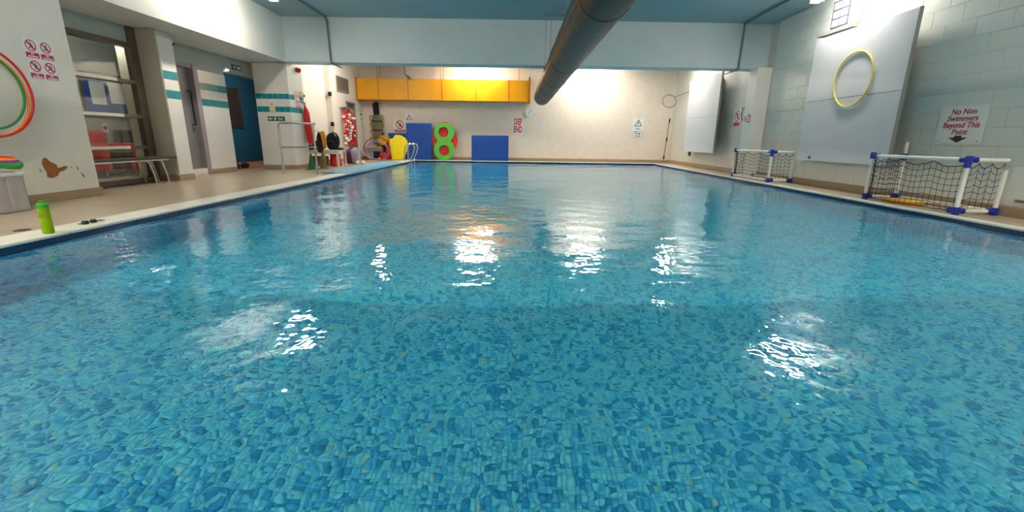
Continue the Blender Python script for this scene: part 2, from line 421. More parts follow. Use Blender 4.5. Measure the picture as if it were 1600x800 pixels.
# teal tiles
_tm = None
def tiles(parent, P, n, pitch, v0, v1, u0=0):
    for k in range(n):
        g = .002
        MB().obox(P, u0 + k * pitch + g, u0 + (k + 1) * pitch - g, v0 + g, v1 - g, 0, .004 + .0015 * random.random()).build('tile', M['teal'], parent, bevel=.0015, seg=1)
for v0, v1 in ((1.675, 1.815), (1.365, 1.505)):
    tiles(dwo, frame((DX + .011, 9.56, 0), FACE_L), 6, .1475, v0, v1)
    tiles(pr, frame((-5.919, 8.015, 0), FACE_L), 2, .165, v0 + .02, v1 + .02)
for v0, v1 in ((1.645, 1.768), (1.345, 1.475)):
    tiles(swo, frame((-6.25, YS - .011, 0), FACE_F), 6, .1333, v0, v1)
    tiles(swo, frame((-5.4505, YS, 0), FACE_L), 4, .15, v0, v1)
# skirtings
struct(MB().box(XR - .022, XR + .02, YN, 10.95, 0, .12).box(XR - .022, XR, 11.35, YW, 0, .12).build('baseboard_right', M['skirt'], bevel=.008), 'tan cove skirting along the right wall', 'skirting')
struct(MB().box(-5.72, XR, YW - .022, YW, 0, .11).build('baseboard_far', M['skirt'], bevel=.008), 'tan cove skirting along the far wall', 'skirting')
sk = MB(); sk.box(-5.5, -5.478, YN, 5.99, 0, .11); sk.box(-5.93, -5.908, 7.98, 8.37, 0, .10); sk.box(-6.3, -5.91, 7.978, 8.0, 0, .10)
sk.box(DX, DX + .024, 9.56, 10.45, 0, .1); sk.box(-6.26, -5.43, YS - .024, YS, 0, .1); sk.box(-5.45, -5.428, YS - .02, 12.1, 0, .1); sk.box(-5.9, -5.878, 12.1, 14.6, 0, .1); sk.box(-5.72, -5.7, 14.58, 15.78, 0, .1); sk.box(-5.72, -5.7, 16.62, YW, 0, .1)
struct(sk.build('baseboard_left', M['skirt'], bevel=.006), 'tan cove skirting along the left walls', 'skirting')

# side room behind the glazed screen, and the blue passage
struct(MB().box(-8.4, -8.2, 5.97, 10.3, 0, ZB).box(-8.4, -6.6, 10.2, 10.3, 0, ZB).build('wall_left.008', M['room_grey']), 'grey back wall of the room behind the glass', 'wall')
struct(MB().box(-8.4, -8.2, 10.3, 15.0, 0, ZB).box(-8.2, -6.1, 14.9, 15.0, 0, ZB).box(-8.2, -6.6, 10.3, 10.32, 0, ZB).build('wall_left.009', M['blue_wall']), 'deep blue painted wall inside the passage', 'wall')
struct(MB().box(-8.2, -6.1, 11.4, 15.0, ZB, ZB + .1).build('ceiling.001', M['white']), 'low ceiling of the blue passage', 'ceiling')
struct(MB().box(-8.2, DX - .151, 10.32, 14.9, 0, .012).build('floor.001', M['terracotta']), 'terracotta floor of the blue passage', 'floor')

# pool basin
pf = MB(); ys = [PY0, 3.3, PY1]
pf.add([(x, y, fz(y) - (0.004 if y < 3.4 else 0)) for y in ys for x in (PX0 - .1, PX1 + .1)], [(0, 1, 3, 2), (2, 3, 5, 4)])
pfo = struct(pf.build('pool_floor', M['mos_floor'], org=(0, 0, -1.2)), 'blue mosaic floor of the swimming pool', 'pool floor')
tm_v = []; tm_f = []
nx = int(round((PX1 - PX0) / .025)); ny0, ny1 = int(.85 / .025), int(3.3 / .025)
ix, iy = np.meshgrid(np.arange(int(PX0 * 40), int(PX0 * 40) + nx), np.arange(ny0, ny1)); ix = ix.ravel(); iy = iy.ravel(); nt_ = len(ix)
gp = .0009
x0 = ix * .025 + gp; x1 = (ix + 1) * .025 - gp; y0 = iy * .025 + gp; y1 = (iy + 1) * .025 - gp
zt = -1.15 + np.random.RandomState(3).uniform(-.0006, .0006, nt_); zb = np.full(nt_, -1.1545)
V8 = np.stack([np.stack(p, 1) for p in ((x0, y0, zt), (x1, y0, zt), (x1, y1, zt), (x0, y1, zt), (x0, y0, zb), (x1, y0, zb), (x1, y1, zb), (x0, y1, zb))], 1).reshape(-1, 3)
fq = np.array([(0, 1, 2, 3), (0, 4, 5, 1), (1, 5, 6, 2), (2, 6, 7, 3), (3, 7, 4, 0)])
F = (np.arange(nt_)[:, None, None] * 8 + fq[None]).reshape(-1)
def np_mesh(name, V, F, n):
    me = bpy.data.meshes.new(name); me.vertices.add(len(V)); me.vertices.foreach_set('co', V.ravel().astype(np.float32))
    nf = len(F) // n; me.loops.add(len(F)); me.loops.foreach_set('vertex_index', F.astype(np.int32))
    me.polygons.add(nf); me.polygons.foreach_set('loop_start', np.arange(0, nf * n, n, dtype=np.int32)); me.update(calc_edges=True); me.validate(); return me
me = np_mesh('mosaic_tiles', V8 - np.array(pfo.location), F, 4); me.materials.append(M['mos_floor'])
mo = bpy.data.objects.new('mosaic_tiles', me); C.objects.link(mo); mo.parent = pfo; mo['kind'] = 'stuff'
struct(MB().box(PX0 - .25, PX0, PY0 - .2, PY1 + .2, -2.3, -.001).build('pool_wall_left', M['mos_x']), 'mosaic left side of the pool basin', 'pool wall')
struct(MB().box(PX1, PX1 + .25, PY0 - .2, PY1 + .2, -2.3, -.001).build('pool_wall_right', M['mos_x']), 'mosaic right side of the pool basin', 'pool wall')
struct(MB().box(PX0, PX1, PY1, PY1 + .25, -2.3, -.001).build('pool_wall_far', M['mos_y']), 'mosaic deep end of the pool basin', 'pool wall')
struct(MB().box(PX0, PX1, PY0 - .25, PY0, -2.3, -.001).build('pool_wall_near', M['mos_y']), 'mosaic shallow end of the pool basin', 'pool wall')
# dark strip in the gap below the coping, coping strips
eg = MB(); eg.box(PX0 - .01, PX0 + .006, PY0, PY1, -.14, -.004); eg.box(PX1 - .006, PX1 + .01, PY0, PY1, -.14, -.004); eg.box(PX0, PX1, PY1 - .006, PY1 + .01, -.14, -.004)
struct(eg.build('trim_4', M['navy_edge']), 'dark blue line at the water edge', 'edge tiles')
cp = MB()
for k in range(14):
    a, b = PY0 - .3 + k * 1.215, PY0 - .3 + (k + 1) * 1.215 - .004
    cp.box(-4.0, PX0 + .012, a, b, -.012, .012)
struct(cp.build('trim_5', M['coping'], bevel=.008), 'broad off-white coping along the left pool edge', 'coping')
struct(MB().box(PX1 - .012, PX1 + .12, PY0 - .3, PY1 + .15, -.012, .012).build('trim_6', M['coping'], bevel=.006), 'narrow white coping along the right pool edge', 'coping')
struct(MB().box(-4.0, PX1 + .12, PY1 - .012, PY1 + .15, -.012, .010).build('trim_7', M['coping'], bevel=.006), 'white coping at the deep end', 'coping')
struct(MB().box(-4.0, PX1 + .12, PY0 - .3, PY0 + .012, -.012, .010).build('trim_8', M['coping'], bevel=.006), 'white coping at the shallow end below the viewer', 'coping')

# water: a rippled body
rs = np.random.RandomState(11)
gx = np.arange(PX0 - .004, PX1 + .0041, (PX1 - PX0 + .008) / 348); gy = [PY0 - .004]
while gy[-1] < PY1 - .03: gy.append(gy[-1] +   .02 + .0017 * max(0, gy[-1] - 2))
gy[-1] = PY1 + .004; gy = np.array(gy); GX, GY = np.meshgrid(gx, gy)
Zw = np.zeros_like(GX); 
SLOPE = .026
comps = []
for i in range(80):
    lam = .18 * (1.6 / .18) ** rs.rand(); th = rs.rand() * 2 * PI; comps.append((2 * PI / lam, th, rs.rand() * 2 * PI, lam))
wts = np.array([(c[3] / .3) ** -.1 if c[3] < .6 else .7 for c in comps]); wts *= SLOPE / math.sqrt((wts ** 2).sum() / 2)
for (k, th, ph, lam), s_ in zip(comps, wts):
    env = .75 + .5 * np.sin(GX * rs.uniform(.3, 1.1) + GY * rs.uniform(.2, .8) + rs.rand() * 6.28)
    warp = .12 * np.sin(GX * 1.3 + ph) + .12 * np.cos(GY * 1.1 + th)
    Zw += env * s_ / k * np.sin(k * (np.cos(th) * (GX + warp) + np.sin(th) * (GY - warp)) + ph)
Zw += WZ
ny_, nx_ = GX.shape
V = np.stack([GX, GY, Zw], 2).reshape(-1, 3)
idx = np.arange(ny_ * nx_).reshape(ny_, nx_)
top = np.stack([idx[:-1, :-1], idx[:-1, 1:], idx[1:, 1:], idx[1:, :-1]], 2).reshape(-1, 4)
per = np.concatenate([idx[0, :], idx[1:, -1], idx[-1, -2::-1], idx[-2:0:-1, 0]]); npv = len(per)
Vb = V[per].copy(); Vb[:, 2] = -2.2
b0 = len(V); nb = np.arange(npv); sides = np.stack([per, b0 + nb, b0 + (nb + 1) % npv, np.roll(per, -1)], 1)
V = np.concatenate([V, Vb]); me = bpy.data.meshes.new('pool_water')
quads = np.concatenate([top, sides])
me.vertices.add(len(V)); me.vertices.foreach_set('co', (V - np.array([.66, 8.5, WZ])).ravel().astype(np.float32))
nl = len(quads) * 4 + npv; me.loops.add(nl)
me.loops.foreach_set('vertex_index', np.concatenate([quads.ravel(), (b0 + nb)[::-1]]).astype(np.int32))
me.polygons.add(len(quads) + 1); me.polygons.foreach_set('loop_start', np.concatenate([np.arange(0, len(quads) * 4 + 1, 4)]).astype(np.int32))
me.update(calc_edges=True); me.validate()
sm = np.zeros(len(quads) + 1, bool); sm[:len(top)] = True; me.polygons.foreach_set('use_smooth', sm)
for e in (): pass
me.set_sharp_from_angle(angle=.9)
me.materials.append(M['water'])
wo = bpy.data.objects.new('pool_water', me); C.objects.link(wo); wo.location = (.66, 8.5, WZ); wo['kind'] = 'stuff'
tag(wo, 'clear rippled blue water filling the swimming pool', 'water')

# ------------------------------------------------------------------ luminaires
def luminaire(x, y, z, L, along, m, label, group, wd=.16):
    t = thing('ceiling_light', label, 'light', (x, y, z), group)
    a, b = (wd / 2, L / 2) if along == 'Y' else (L / 2, wd / 2)
    MB().box(x - a * .9, x + a * .9, y - b, y + b, z + .07, z + .12).build('housing', M['lamp_body'], t, bevel=.006)
    MB().box(x - a * .85, x + a * .85, y - b * .97, y + b * .97, z, z + .075).build('diffuser', m, t, bevel=.02)
    for s in (-1, 1):
        if along == 'Y': MB().box(x - a, x + a, y + s * b * .96, y + s * (b + .02), z - .005, z + .12).build('end_cap', M['lamp_body'], t, bevel=.006)
        else: MB().box(x + s * b * 0 + s * (a * .96), x + s * (a + .02), y - b, y + b, z - .005, z + .12).build('end_cap', M['lamp_body'], t, bevel=.006)
    for s in (-1, 1):
        px, py = (x, y + s * b * .6) if along == 'Y' else (x + s * a * .6, y)
        MB().tube([(px, py, z + .11), (px, py, ZC)], .006, 6).build('hanger', M['conduit'], t)
    return t
LZ = 3.22
for i, (x, y, nm) in enumerate(((-4.55, 8.55, 'on the left just in front of the white bulkhead'), (5.28, 8.15, 'on the right above the large white wall board'),
        (-4.5, 2.7, 'on the left above the striped hoops'), (5.2, 2.6, 'on the right nearest the viewer'), (-4.5, .7, 'added out of view beside the viewer on the left to brighten the water'), (5.2, .7, 'added out of view beside the viewer on the right to brighten the water'),  # last pair on this line is added unseen to brighten the near water
        (-4.5, -1.3, 'behind the viewer on the left'), (5.2, -1.3, 'behind the viewer on the right'))):
    luminaire(x, y, LZ, 1.5, 'Y', M['lamp_near'], 'lit fluorescent ceiling light ' + nm, 'main hall ceiling lights')
for x, y, al, nm in ((-4.5, 14.0, 'Y', 'over the low table behind the beam'), (5.15, 14.6, 'Y', 'over the far white wall board'), (-1.45, 16.35, 'X', 'above the yellow duct'), (2.6, 16.5, 'X', 'over the bare part of the far wall')):
    luminaire(x, y, LZ, 1.5, al, M['lamp_far'], 'lit fluorescent light ' + nm, 'deep end ceiling lights')
luminaire(-6.72, 8.0, 2.34, .6, 'Y', M['lamp_side'], 'small hidden light added to brighten the room behind the glass', 'side room lights')  # added fill, kept out of sight above the panes
luminaire(-6.72, 13.0, 2.36, .6, 'Y', M['lamp_side'], 'small light in the blue passage', 'side room lights')

# ------------------------------------------------------------------ ducts, conduits
dx, dz, dr = .80, 2.13, .262; dy0, dy1 = YN + .02, 15.3
t = thing('round_duct', 'large round dark olive duct hung under the ceiling', 'duct', (dx, 6, dz - dr))
for a in (1, 2, 3, 4, 5, 6): pass
segs = np.linspace(dy0, dy1, 10)
MB().lathe((dx, 0, dz), [(dr, dy0), (dr, dy1 - .03), (dr * .98, dy1)], 48, 'Y').build('pipe', M['duct'], t, smooth=True)
for y in (0.6, 4.6, 8.0, 10.2, 11.8, 13.6): MB().lathe((dx, 0, dz), [(dr + .001, y - .02), (dr + .006, y - .015), (dr + .006, y + .015), (dr + .001, y + .02)], 48, 'Y').build('band', M['duct_band'], t, smooth=True)
an = math.radians(200); MB().tube([(dx + (dr + .002) * math.cos(an), dy0 + .1, dz + (dr + .002) * math.sin(an)), (dx + (dr + .002) * math.cos(an), dy1 - .05, dz + (dr + .002) * math.sin(an))], .007, 6).build('seam', M['black'], t)
for y in (1.5, 5.5, 9.0, 10.6):
    for s in (-1, 1):
        MB().tube([(dx + s * .2, y, dz + math.sqrt(dr * dr - .04) - .01), (dx + s * .2, y, ZC)], .006, 6).build('hanger', M['conduit'], t)
    MB().box(dx - .24, dx + .24, y - .015, y + .015, ZC - .06, ZC - .03).build('hanger_bracket', M['conduit'], t)

t = thing('square_duct', 'orange yellow rectangular duct along the top of far wall', 'duct', (-2.65, 17.1, 2.07))
xs = [-5.70, -4.92, -3.87, -2.67, -1.46, -.31, .40]
for a, b in zip(xs[:-1], xs[1:]):
    MB().box(a + .012, b - .012, 16.85, 17.35, 2.09, 2.80).build('duct_panel', M['yellow_duct'], t, bevel=.006)
for x in xs[1:-1]: MB().box(x - .014, x + .014, 16.835, 17.36, 2.08, 2.815).build('joint_flange', M['yellow_lip'], t, bevel=.003)
MB().box(.40, .46, 16.80, 17.38, 2.05, 2.92).build('end_flange', M['yellow_lip'], t, bevel=.005)
MB().box(-5.715, -5.66, 16.82, 17.36, 2.07, 2.83).build('end_flange', M['yellow_lip'], t, bevel=.005)
for x in (-5.0, -4.9, -2.75, -2.65, -1.46, .05): MB().tube([(x, 17.1, 2.8), (x, 17.1, ZC)], .012, 6).build('hanger', M['yellow_lip'], t)
t = thing('spot_lamp', 'small grey lamp arm fixed over the yellow duct', 'lamp', (-3.95, 16.8, 2.8))
MB().tube([(-3.97, 16.82, 3.3), (-3.95, 16.8, 2.95), (-3.86, 16.74, 2.86)], .02, 8).build('arm', M['conduit'], t)
MB().tube([(-3.90, 16.76, 2.90), (-3.74, 16.68, 2.78)], [.03, .055], 12).build('lamp_head', M['steel'], t, smooth=True)

def conduit(pts, label):
    return tag(MB().tube(pts, .022, 8).build('conduit', M['conduit']), label, 'conduit', 'ceiling conduits')
conduit([(-4.28, YN + .05, ZC - .03), (-4.34, 9.6, ZC - .03), (-4.36, YB - .03, ZC - .03), (-4.34, YB - .025, ZC - .08), (-4.32, YB - .025, ZB + .02), (-4.32, YB + .0, ZB - .024), (-4.31, YB + .6, ZB - .024)], 'grey conduit along the ceiling and down the beam on the left')
conduit([(4.98, YN + .05, ZC - .03), (5.06, 9.6, ZC - .03), (5.14, YB - .03, ZC - .03), (5.15, YB - .025, ZC - .08), (5.13, YB - .025, ZB + .02), (5.13, YB + .0, ZB - .024), (5.15, YB + .75, ZB - .024)], 'grey conduit along the ceiling and down the beam on the right')


#PART2
# ------------------------------------------------------------------ left side: screen, doors, signs
wn = bpy.data.objects.new('window_1', None); C.objects.link(wn); wn.location = (-6.3, 6.9, 0); wn['kind'] = 'structure'
wn['label'] = 'brown framed glazed screen looking into the grey side room'; wn['category'] = 'window'
SX = -6.3
MB().box(SX - .05, SX + .05, 7.84, 8.0, 0, ZB).build('post', M['brown_metal'], wn, bevel=.006)
MB().box(SX - .05, SX + .05, 5.97, 6.06, 0, ZB).build('post', M['brown_metal'], wn, bevel=.006)
for z0, z1 in ((0, .08), (.545, .605), (1.04, 1.10), (1.575, 1.635), (2.13, 2.21)):
    MB().box(SX - .05, SX + .055, 6.06, 7.84, z0, z1).build('rail', M['brown_metal'], wn, bevel=.006)
for z0, z1 in ((.08, .545), (.605, 1.04), (1.10, 1.575), (1.635, 2.13)):
    MB().box(SX - .008, SX + .004, 6.06, 7.84, z0, z1).build('pane', M['glass'], wn)
for z0 in (.607, 1.102, 1.637):
    MB().box(SX + .05, SX + .075, 6.06, 7.45, z0 - .05, z0 - .004).build('lit_band', M['wood_cream'], wn, bevel=.003)  # cream strips stand in for the light falling along the rails
MB().box(SX - .02, SX + .02, 6.06, 7.84, 2.21, ZB).build('infill_panel', M['shaded_white'], wn)
# things in the side room seen through the glass
P = frame((-8.19, 8.95, 0), FACE_L)
t = thing('notice_board', 'blue notice board with white sheets on the back wall behind the glass', 'notice board', (-8.19, 9.6, 1.1))
nb_ = MB().obox(P, 0, 1.3, 1.15, 1.9, 0, .03).build('board', M['blue_board'], t, bevel=.004)
MB().obox(P, -.03, 1.33, 1.12, 1.15, 0, .04).obox(P, -.03, 1.33, 1.9, 1.93, 0, .04).obox(P, -.03, 0, 1.15, 1.9, 0, .04).obox(P, 1.3, 1.33, 1.15, 1.9, 0, .04).build('frame', M['brown_metal'], t)
for a, b, z0, z1 in ((.14, .46, 1.34, 1.76), (.56, .90, 1.38, 1.78), (.98, 1.22, 1.4, 1.72), (.1, .4, 1.8, 1.88)):
    MB().obox(P, a, b, z0, z1, .03, .034).build('sheet', M['paper'], nb_)
def no_sign(P, u, v, r, mb_ring, mb_fig, kind=0, tilt=-1):
    n = 28
    mb_ring.poly(P, circ(u, v, r, n), [circ(u, v, r * .82, n)], .002, .0035)
    c, s_ = .7071 * r * .9, .1 * r
    mb_ring.poly(P, [(u - c - s_, v + c - s_) if tilt < 0 else (u + c, v + c), (u - c + s_, v + c + s_) if tilt < 0 else (u, v), (u + c + s_, v - c + s_), (u + c - s_, v - c - s_)], (), .002, .0034)
    # small figure
    mb_fig.poly(P, circ(u + .1 * r * (kind % 2), v + .45 * r, .13 * r, 10), (), .002, .003)
    k = [(.0, .0), (.18, -.1), (-.15, .12), (.22, .1)][kind % 4]
    mb_fig.poly(P, [(u - .14 * r, v + .28 * r), (u + .14 * r, v + .3 * r), (u + (.1 + k[0]) * r, v - .1 * r), (u + (.28 + k[1]) * r, v - .55 * r), (u + (.12 + k[1]) * r, v - .56 * r), (u, v - .2 * r), (u + (-.22 - k[0]) * r, v - .55 * r), (u + (-.36 - k[0]) * r, v - .48 * r), (u - .12 * r, v - .1 * r)], (), .002, .003)
    mb_fig.poly(P, [(u + .12 * r, v + .26 * r), (u + .46 * r, v + (.05 + k[1]) * r), (u + .4 * r, v - .05 * r), (u + .08 * r, v + .1 * r)], (), .002, .003)
def text_bar(P, u0, u1, v0, v1, mb, n=2):          # print too small to read, as fine lines
    h = (v1 - v0) / (2 * n + 1)
    for k in range(n): mb.obox(P, u0, u1 - (.25 * (u1 - u0) if k == n - 1 and n > 1 else 0), v0 + h * (2 * k + 1), v0 + h * (2 * k + 2), .0036, .0044)
P = frame((-8.19, 9.2, 0), FACE_L)
t = thing('fire_point_sign', 'small white sign with a dark red disc beneath the blue notice board', 'sign', (-8.19, 9.25, .8))
MB().obox(P, .02, .14, .82, .98, 0, .006).build('plate', M['sign_white'], t); MB().poly(P, circ(.08, .9, .045), (), .006, .008).build('disc', M['print_red'], t)
t = thing('red_armchair', 'red upholstered armchair with dark seat behind the glass', 'chair', (-7.7, 8.6, 0))
MB().box(-8.12, -7.92, 8.25, 9.0, .3, .84).build('backrest', M['red_fabric'], t, bevel=.05); MB().box(-7.95, -7.4, 8.4, 8.9, .3, .48).build('seat', M['dark_fabric'], t, bevel=.04)
for a, b in ((8.25, 8.4), (8.9, 9.05)): MB().box(-7.95, -7.4, a, b, .12, .62).build('armrest', M['red_fabric'], t, bevel=.04)
for a in (8.3, 8.95):
    for x in (-8.05, -7.45): MB().tube([(x, a, 0), (x, a, .3)], .02).build('leg', M['steel'], t)
t = thing('office_chair', 'charcoal padded chair right of the red armchair', 'chair', (-7.75, 9.4, 0))
MB().box(-8.0, -7.9, 9.18, 9.62, .5, .86).build('backrest', M['dark_fabric'], t, bevel=.04); MB().box(-7.92, -7.5, 9.18, 9.62, .4, .48).build('seat', M['dark_fabric'], t, bevel=.03)
for a in (9.22, 9.58):
    for x in (-7.95, -7.54): MB().tube([(x, a, 0), (x, a, .42)], .015).build('leg', M['steel'], t)
t = thing('yellow_bucket', 'yellow bucket standing behind the glass near the brown post', 'bucket', (-7.2, 9.35, 0))
MB().lathe((-7.2, 9.35, 0), [(.14, 0), (.18, .52), (.2, .53), (.2, .57), (.17, .57), (.17, .5)], 20).build('pail', M['lemon'], t, smooth=True)
MB().tube([(-7.2 + .19 * math.cos(a), 9.35, .55 + .16 * math.sin(a)) for a in np.linspace(0, PI, 9)], .008).build('handle', M['steel'], t)

# bench
t = thing('bench', 'low bench with dark varnished seat and bent chrome legs below the glazed screen', 'bench', (-6.03, 7.0, 0))
MB().box(-6.16, -5.86, 6.0, 7.93, .395, .43).build('seat', M['wood_dark'], t, bevel=.008)
MB().box(-6.12, -5.90, 6.05, 7.8, .372, .394).build('under_rail', M['steel'], t)
for y, s in ((6.3, -1), (7.35, 1), (7.62, 1)):
    for x in (-6.10, -5.92): MB().tube([(x, y - .12 * s, .385), (x, y - .02 * s, .38), (x, y + .04 * s, .34), (x, y + .09 * s, .16), (x, y + .12 * s, 0)], .014, 8).build('leg', M['chrome'], t, smooth=True)

# grey door
d1 = bpy.data.objects.new('door_1', None); C.objects.link(d1); d1.location = (-6.5, 9.17, .13); d1['kind'] = 'structure'; d1['label'] = 'grey door with long vertical pull handle'; d1['category'] = 'door'
lf_ = MB().box(-6.52, -6.47, 8.86, 9.42, .13, 2.05).build('leaf', M['grey_door'], d1, bevel=.004)
MB().box(-6.55, -6.36, 9.42, 9.55, 0, 2.13).box(-6.55, -6.38, 8.86, 9.42, 2.05, 2.13).build('frame', M['door_frame'], d1, bevel=.01)
MB().tube([(-6.47, 9.33, 1.62), (-6.41, 9.33, 1.62), (-6.41, 9.33, .98), (-6.47, 9.33, .98)], .016, 8).build('pull_handle', M['black'], lf_, smooth=True)
MB().box(-6.47, -6.455, 9.30, 9.36, .86, .94).build('lock_plate', M['steel'], lf_)
# blue doorway
d2 = bpy.data.objects.new('door_2', None); C.objects.link(d2); d2.location = (-8.2, 13.6, 0); d2['kind'] = 'structure'; d2['label'] = 'dark brown panel door with steel edge bar inside the blue passage'; d2['category'] = 'door'
MB().box(-8.2, -8.17, 13.0, 13.9, 1.0, 2.1).build('leaf', M['dark_brown'], d2, bevel=.004)
MB().box(-8.2, -8.14, 13.9, 13.98, .98, 2.14).build('edge_bar', M['steel'], d2)
for i, (x, y, r) in enumerate(((-6.75, 11.0, .2), (-6.72, 11.32, -.1))):
    t = thing('shoe', 'black shoe on the passage floor, ' + ('nearer of the two' if i == 0 else 'farther of the two'), 'shoe', (x, y, .012), 'black shoes in the passage')
    MB().blob((x, y, .075), (.055, .14, .065), lump=.04, seed=i, flat=.35).build('upper', M['dark_fabric'], t, smooth=True)
    MB().poly(lambda u, v, w=0.: Vector((x + u, y + v, .012 + w)), circ(0, 0, .055, 20, .145), (), 0, .025).build('sole', M['black'], t)

# exit signs, camera, detector
P = frame((DX, 0, 0), FACE_L)
t = thing('exit_sign', 'small green exit sign with white symbols above the blue doorway', 'sign', (DX, 10.95, 2.24))
MB().obox(P, 10.78, 11.12, 2.22, 2.33, 0, .012).build('plate', M['sign_green'], t)
mb = MB(); mb.poly(P, [(10.81, 2.27), (10.87, 2.27), (10.87, 2.245), (10.92, 2.277), (10.87, 2.31), (10.87, 2.285), (10.81, 2.285)], (), .012, .014); mb.obox(P, 10.97, 11.08, 2.25, 2.30, .012, .014); mb.poly(P, circ(11.1, 2.31, .006, 8), (), .012, .014); mb.build('symbols', M['sign_white'], t)
t = thing('emergency_light', 'small lit emergency light over the left corner of the blue doorway', 'light', (DX, 10.55, 2.2))
MB().box(DX, DX + .04, 10.46, 10.62, 2.17, 2.22).build('case', M['lamp_body'], t, bevel=.008); MB().box(DX + .02, DX + .045, 10.49, 10.59, 2.165, 2.185).build('lens', M['glow'], t)
t = thing('security_camera', 'small black dome camera below the soffit by the white strip', 'camera', (-5.95, 8.45, 2.36))
MB().lathe((-6.02, 8.5, 2.33), [(.035, 0), (.03, -.02), (.015, -.035), (.004, -.04)], 14).build('dome', M['black'], t, smooth=True); MB().tube([(-6.02, 8.5, 2.33), (-6.02, 8.5, ZB)], .02).build('stem', M['lamp_body'], t)
t = thing('smoke_detector', 'round white detector on the soffit before the tiled pier', 'detector', (-5.75, 10.5, 2.42))
MB().lathe((-5.75, 10.5, ZB), [(.05, 0), (.05, -.02), (.04, -.035), (.02, -.045)], 18).build('case', M['lamp_body'], t, smooth=True); MB().lathe((-5.75, 10.5, ZB - .045), [(.012, .004), (.01, -.008)], 10).build('sensor', M['black'], t)

P = frame((0, YS - .012, 0), FACE_F)
t = thing('fire_exit_sign', 'green escape route sign with white arrow on the tiled pier', 'sign', (-5.81, YS - .012, 1.13))
MB().obox(P, -6.02, -5.61, 1.14, 1.245, .004, .012).build('plate', M['sign_green'], t)
mb = MB(); mb.poly(P, [(-6.005, 1.192), (-5.955, 1.228), (-5.955, 1.203), (-5.9, 1.203), (-5.9, 1.181), (-5.955, 1.181), (-5.955, 1.156)], (), .012, .0135)
mb.poly(P, [(-5.865, 1.16), (-5.85, 1.16), (-5.84, 1.19), (-5.825, 1.165), (-5.812, 1.168), (-5.825, 1.205), (-5.81, 1.2), (-5.808, 1.21), (-5.84, 1.22), (-5.86, 1.21), (-5.868, 1.195), (-5.858, 1.192)], (), .012, .0135); mb.poly(P, circ(-5.832, 1.229, .008, 8), (), .012, .0135)
letters(mb, P, 'Exit', .072, -5.71, 1.168, .0125, bold=.001); mb.build('symbols', M['sign_white'], t)
t = thing('wall_card', 'pale yellow card stuck over the lower teal band', 'card', (-5.88, YS - .03, 1.35))
MB().obox(P, -5.95, -5.81, 1.35, 1.475, .007, .012).build('card', M['cream_paper'], t); MB().obox(P, -5.90, -5.87, 1.50, 1.54, .004, .012).build('hook', M['conduit'], t)

# pier side face: alarm, posters, call point, rescue tube
PX = -5.45; P = frame((PX, 0, 0), FACE_L)
t = thing('alarm_sounder', 'red fire alarm sounder high on the white pier under the beam', 'alarm', (PX, 11.87, 2.33))
MB().box(PX, PX + .05, 11.8, 11.95, 2.32, 2.42).build('base', M['red'], t, bevel=.008); MB().lathe((PX + .05, 11.875, 2.37), [(.045, 0), (.045, .03), (.03, .045)], 16, 'X').build('horn', M['print_red'], t, smooth=True)
t = thing('rules_poster', 'small white poster with rows of pink symbols on the pier edge', 'poster', (PX, 11.72, 1.5))
MB().obox(P, 11.60, 11.86, 1.50, 1.88, 0, .008).build('sheet', M['sign_white'], t)
mb = MB()
for r_ in range(3):
    for c_ in range(2):
        mb.poly(P, circ(11.67 + .12 * c_, 1.82 - .125 * r_, .04, 14), [circ(11.67 + .12 * c_, 1.82 - .125 * r_, .028, 14)], .008, .0095); mb.obox(P, 11.63 + .12 * c_, 11.71 + .12 * c_, 1.735 - .125 * r_, 1.765 - .125 * r_, .008, .0095)
mb.build('symbols', M['pink'], t)
t = thing('thermostat', 'small pale control box beside the pink poster', 'control box', (PX, 11.98, 1.76)); MB().box(PX, PX + .05, 11.91, 12.05, 1.74, 1.87).build('case', M['cream_paper'], t, bevel=.008); MB().box(PX + .05, PX + .07, 12.0, 12.04, 1.76, 1.80).build('knob', M['black'], t)
t = thing('blue_notice', 'small square blue notice under the pale control box', 'sign', (PX, 11.98, 1.62)); MB().obox(P, 11.91, 12.06, 1.61, 1.72, 0, .008).build('plate', M['blue_print'], t)
mb = MB(); text_bar(P, 11.93, 12.04, 1.63, 1.70, mb); mb.v = [(p[0] + .005, p[1], p[2]) for p in mb.v]; mb.build('print', M['sign_white'], t)
t = thing('rescue_tube', 'red foam rescue tube hanging on the pier beside the handrail', 'rescue tube', (PX + .08, 12.0, .6))
MB().tube([(PX + .06, 11.98, 1.53), (PX + .07, 11.985, 1.45), (PX + .08, 11.99, 1.36), (PX + .09, 12.0, 1.0), (PX + .10, 12.03, .68), (PX + .10, 12.04, .60)], [.02, .05, .075, .08, .08, .055], 12).build('foam', M['red'], t, smooth=True)
MB().tube(ring((PX + .06, 11.985, 1.57), (0, 1, 0), (0, 0, 1), .04, n=16), .008, 6, True).build('strap', M['dark_fabric'], t)
MB().tube([(PX, 11.98, 1.6), (PX + .07, 11.98, 1.6), (PX + .08, 11.98, 1.63)], .007, 6).build('hook', M['steel'], t)

# handrail
RY = 9.78
t = thing('handrail', 'stainless steel handrail with a mid bar beside the pool edge', 'handrail', (-4.65, RY, 0))
MB().tube([(-4.99, RY, 0), (-4.995, RY, .9), (-5.0, RY, .99), (-4.985, RY, 1.035), (-4.94, RY, 1.055), (-4.6, RY, 1.055), (-4.22, RY, 1.05)], .022, 10).build('top_rail', M['steel'], t, smooth=True)
MB().tube([(-4.98, RY, .56), (-4.23, RY, .57)], .017, 8).build('mid_rail', M['steel'], t, smooth=True)
MB().tube([(-4.27, RY, 0), (-4.27, RY, 1.04)], .02, 10).build('post', M['steel'], t, smooth=True)
for x in (-4.99, -4.27): MB().lathe((x, RY, 0), [(.05, 0), (.05, .008), (.03, .012)], 16).build('floor_flange', M['steel'], t)

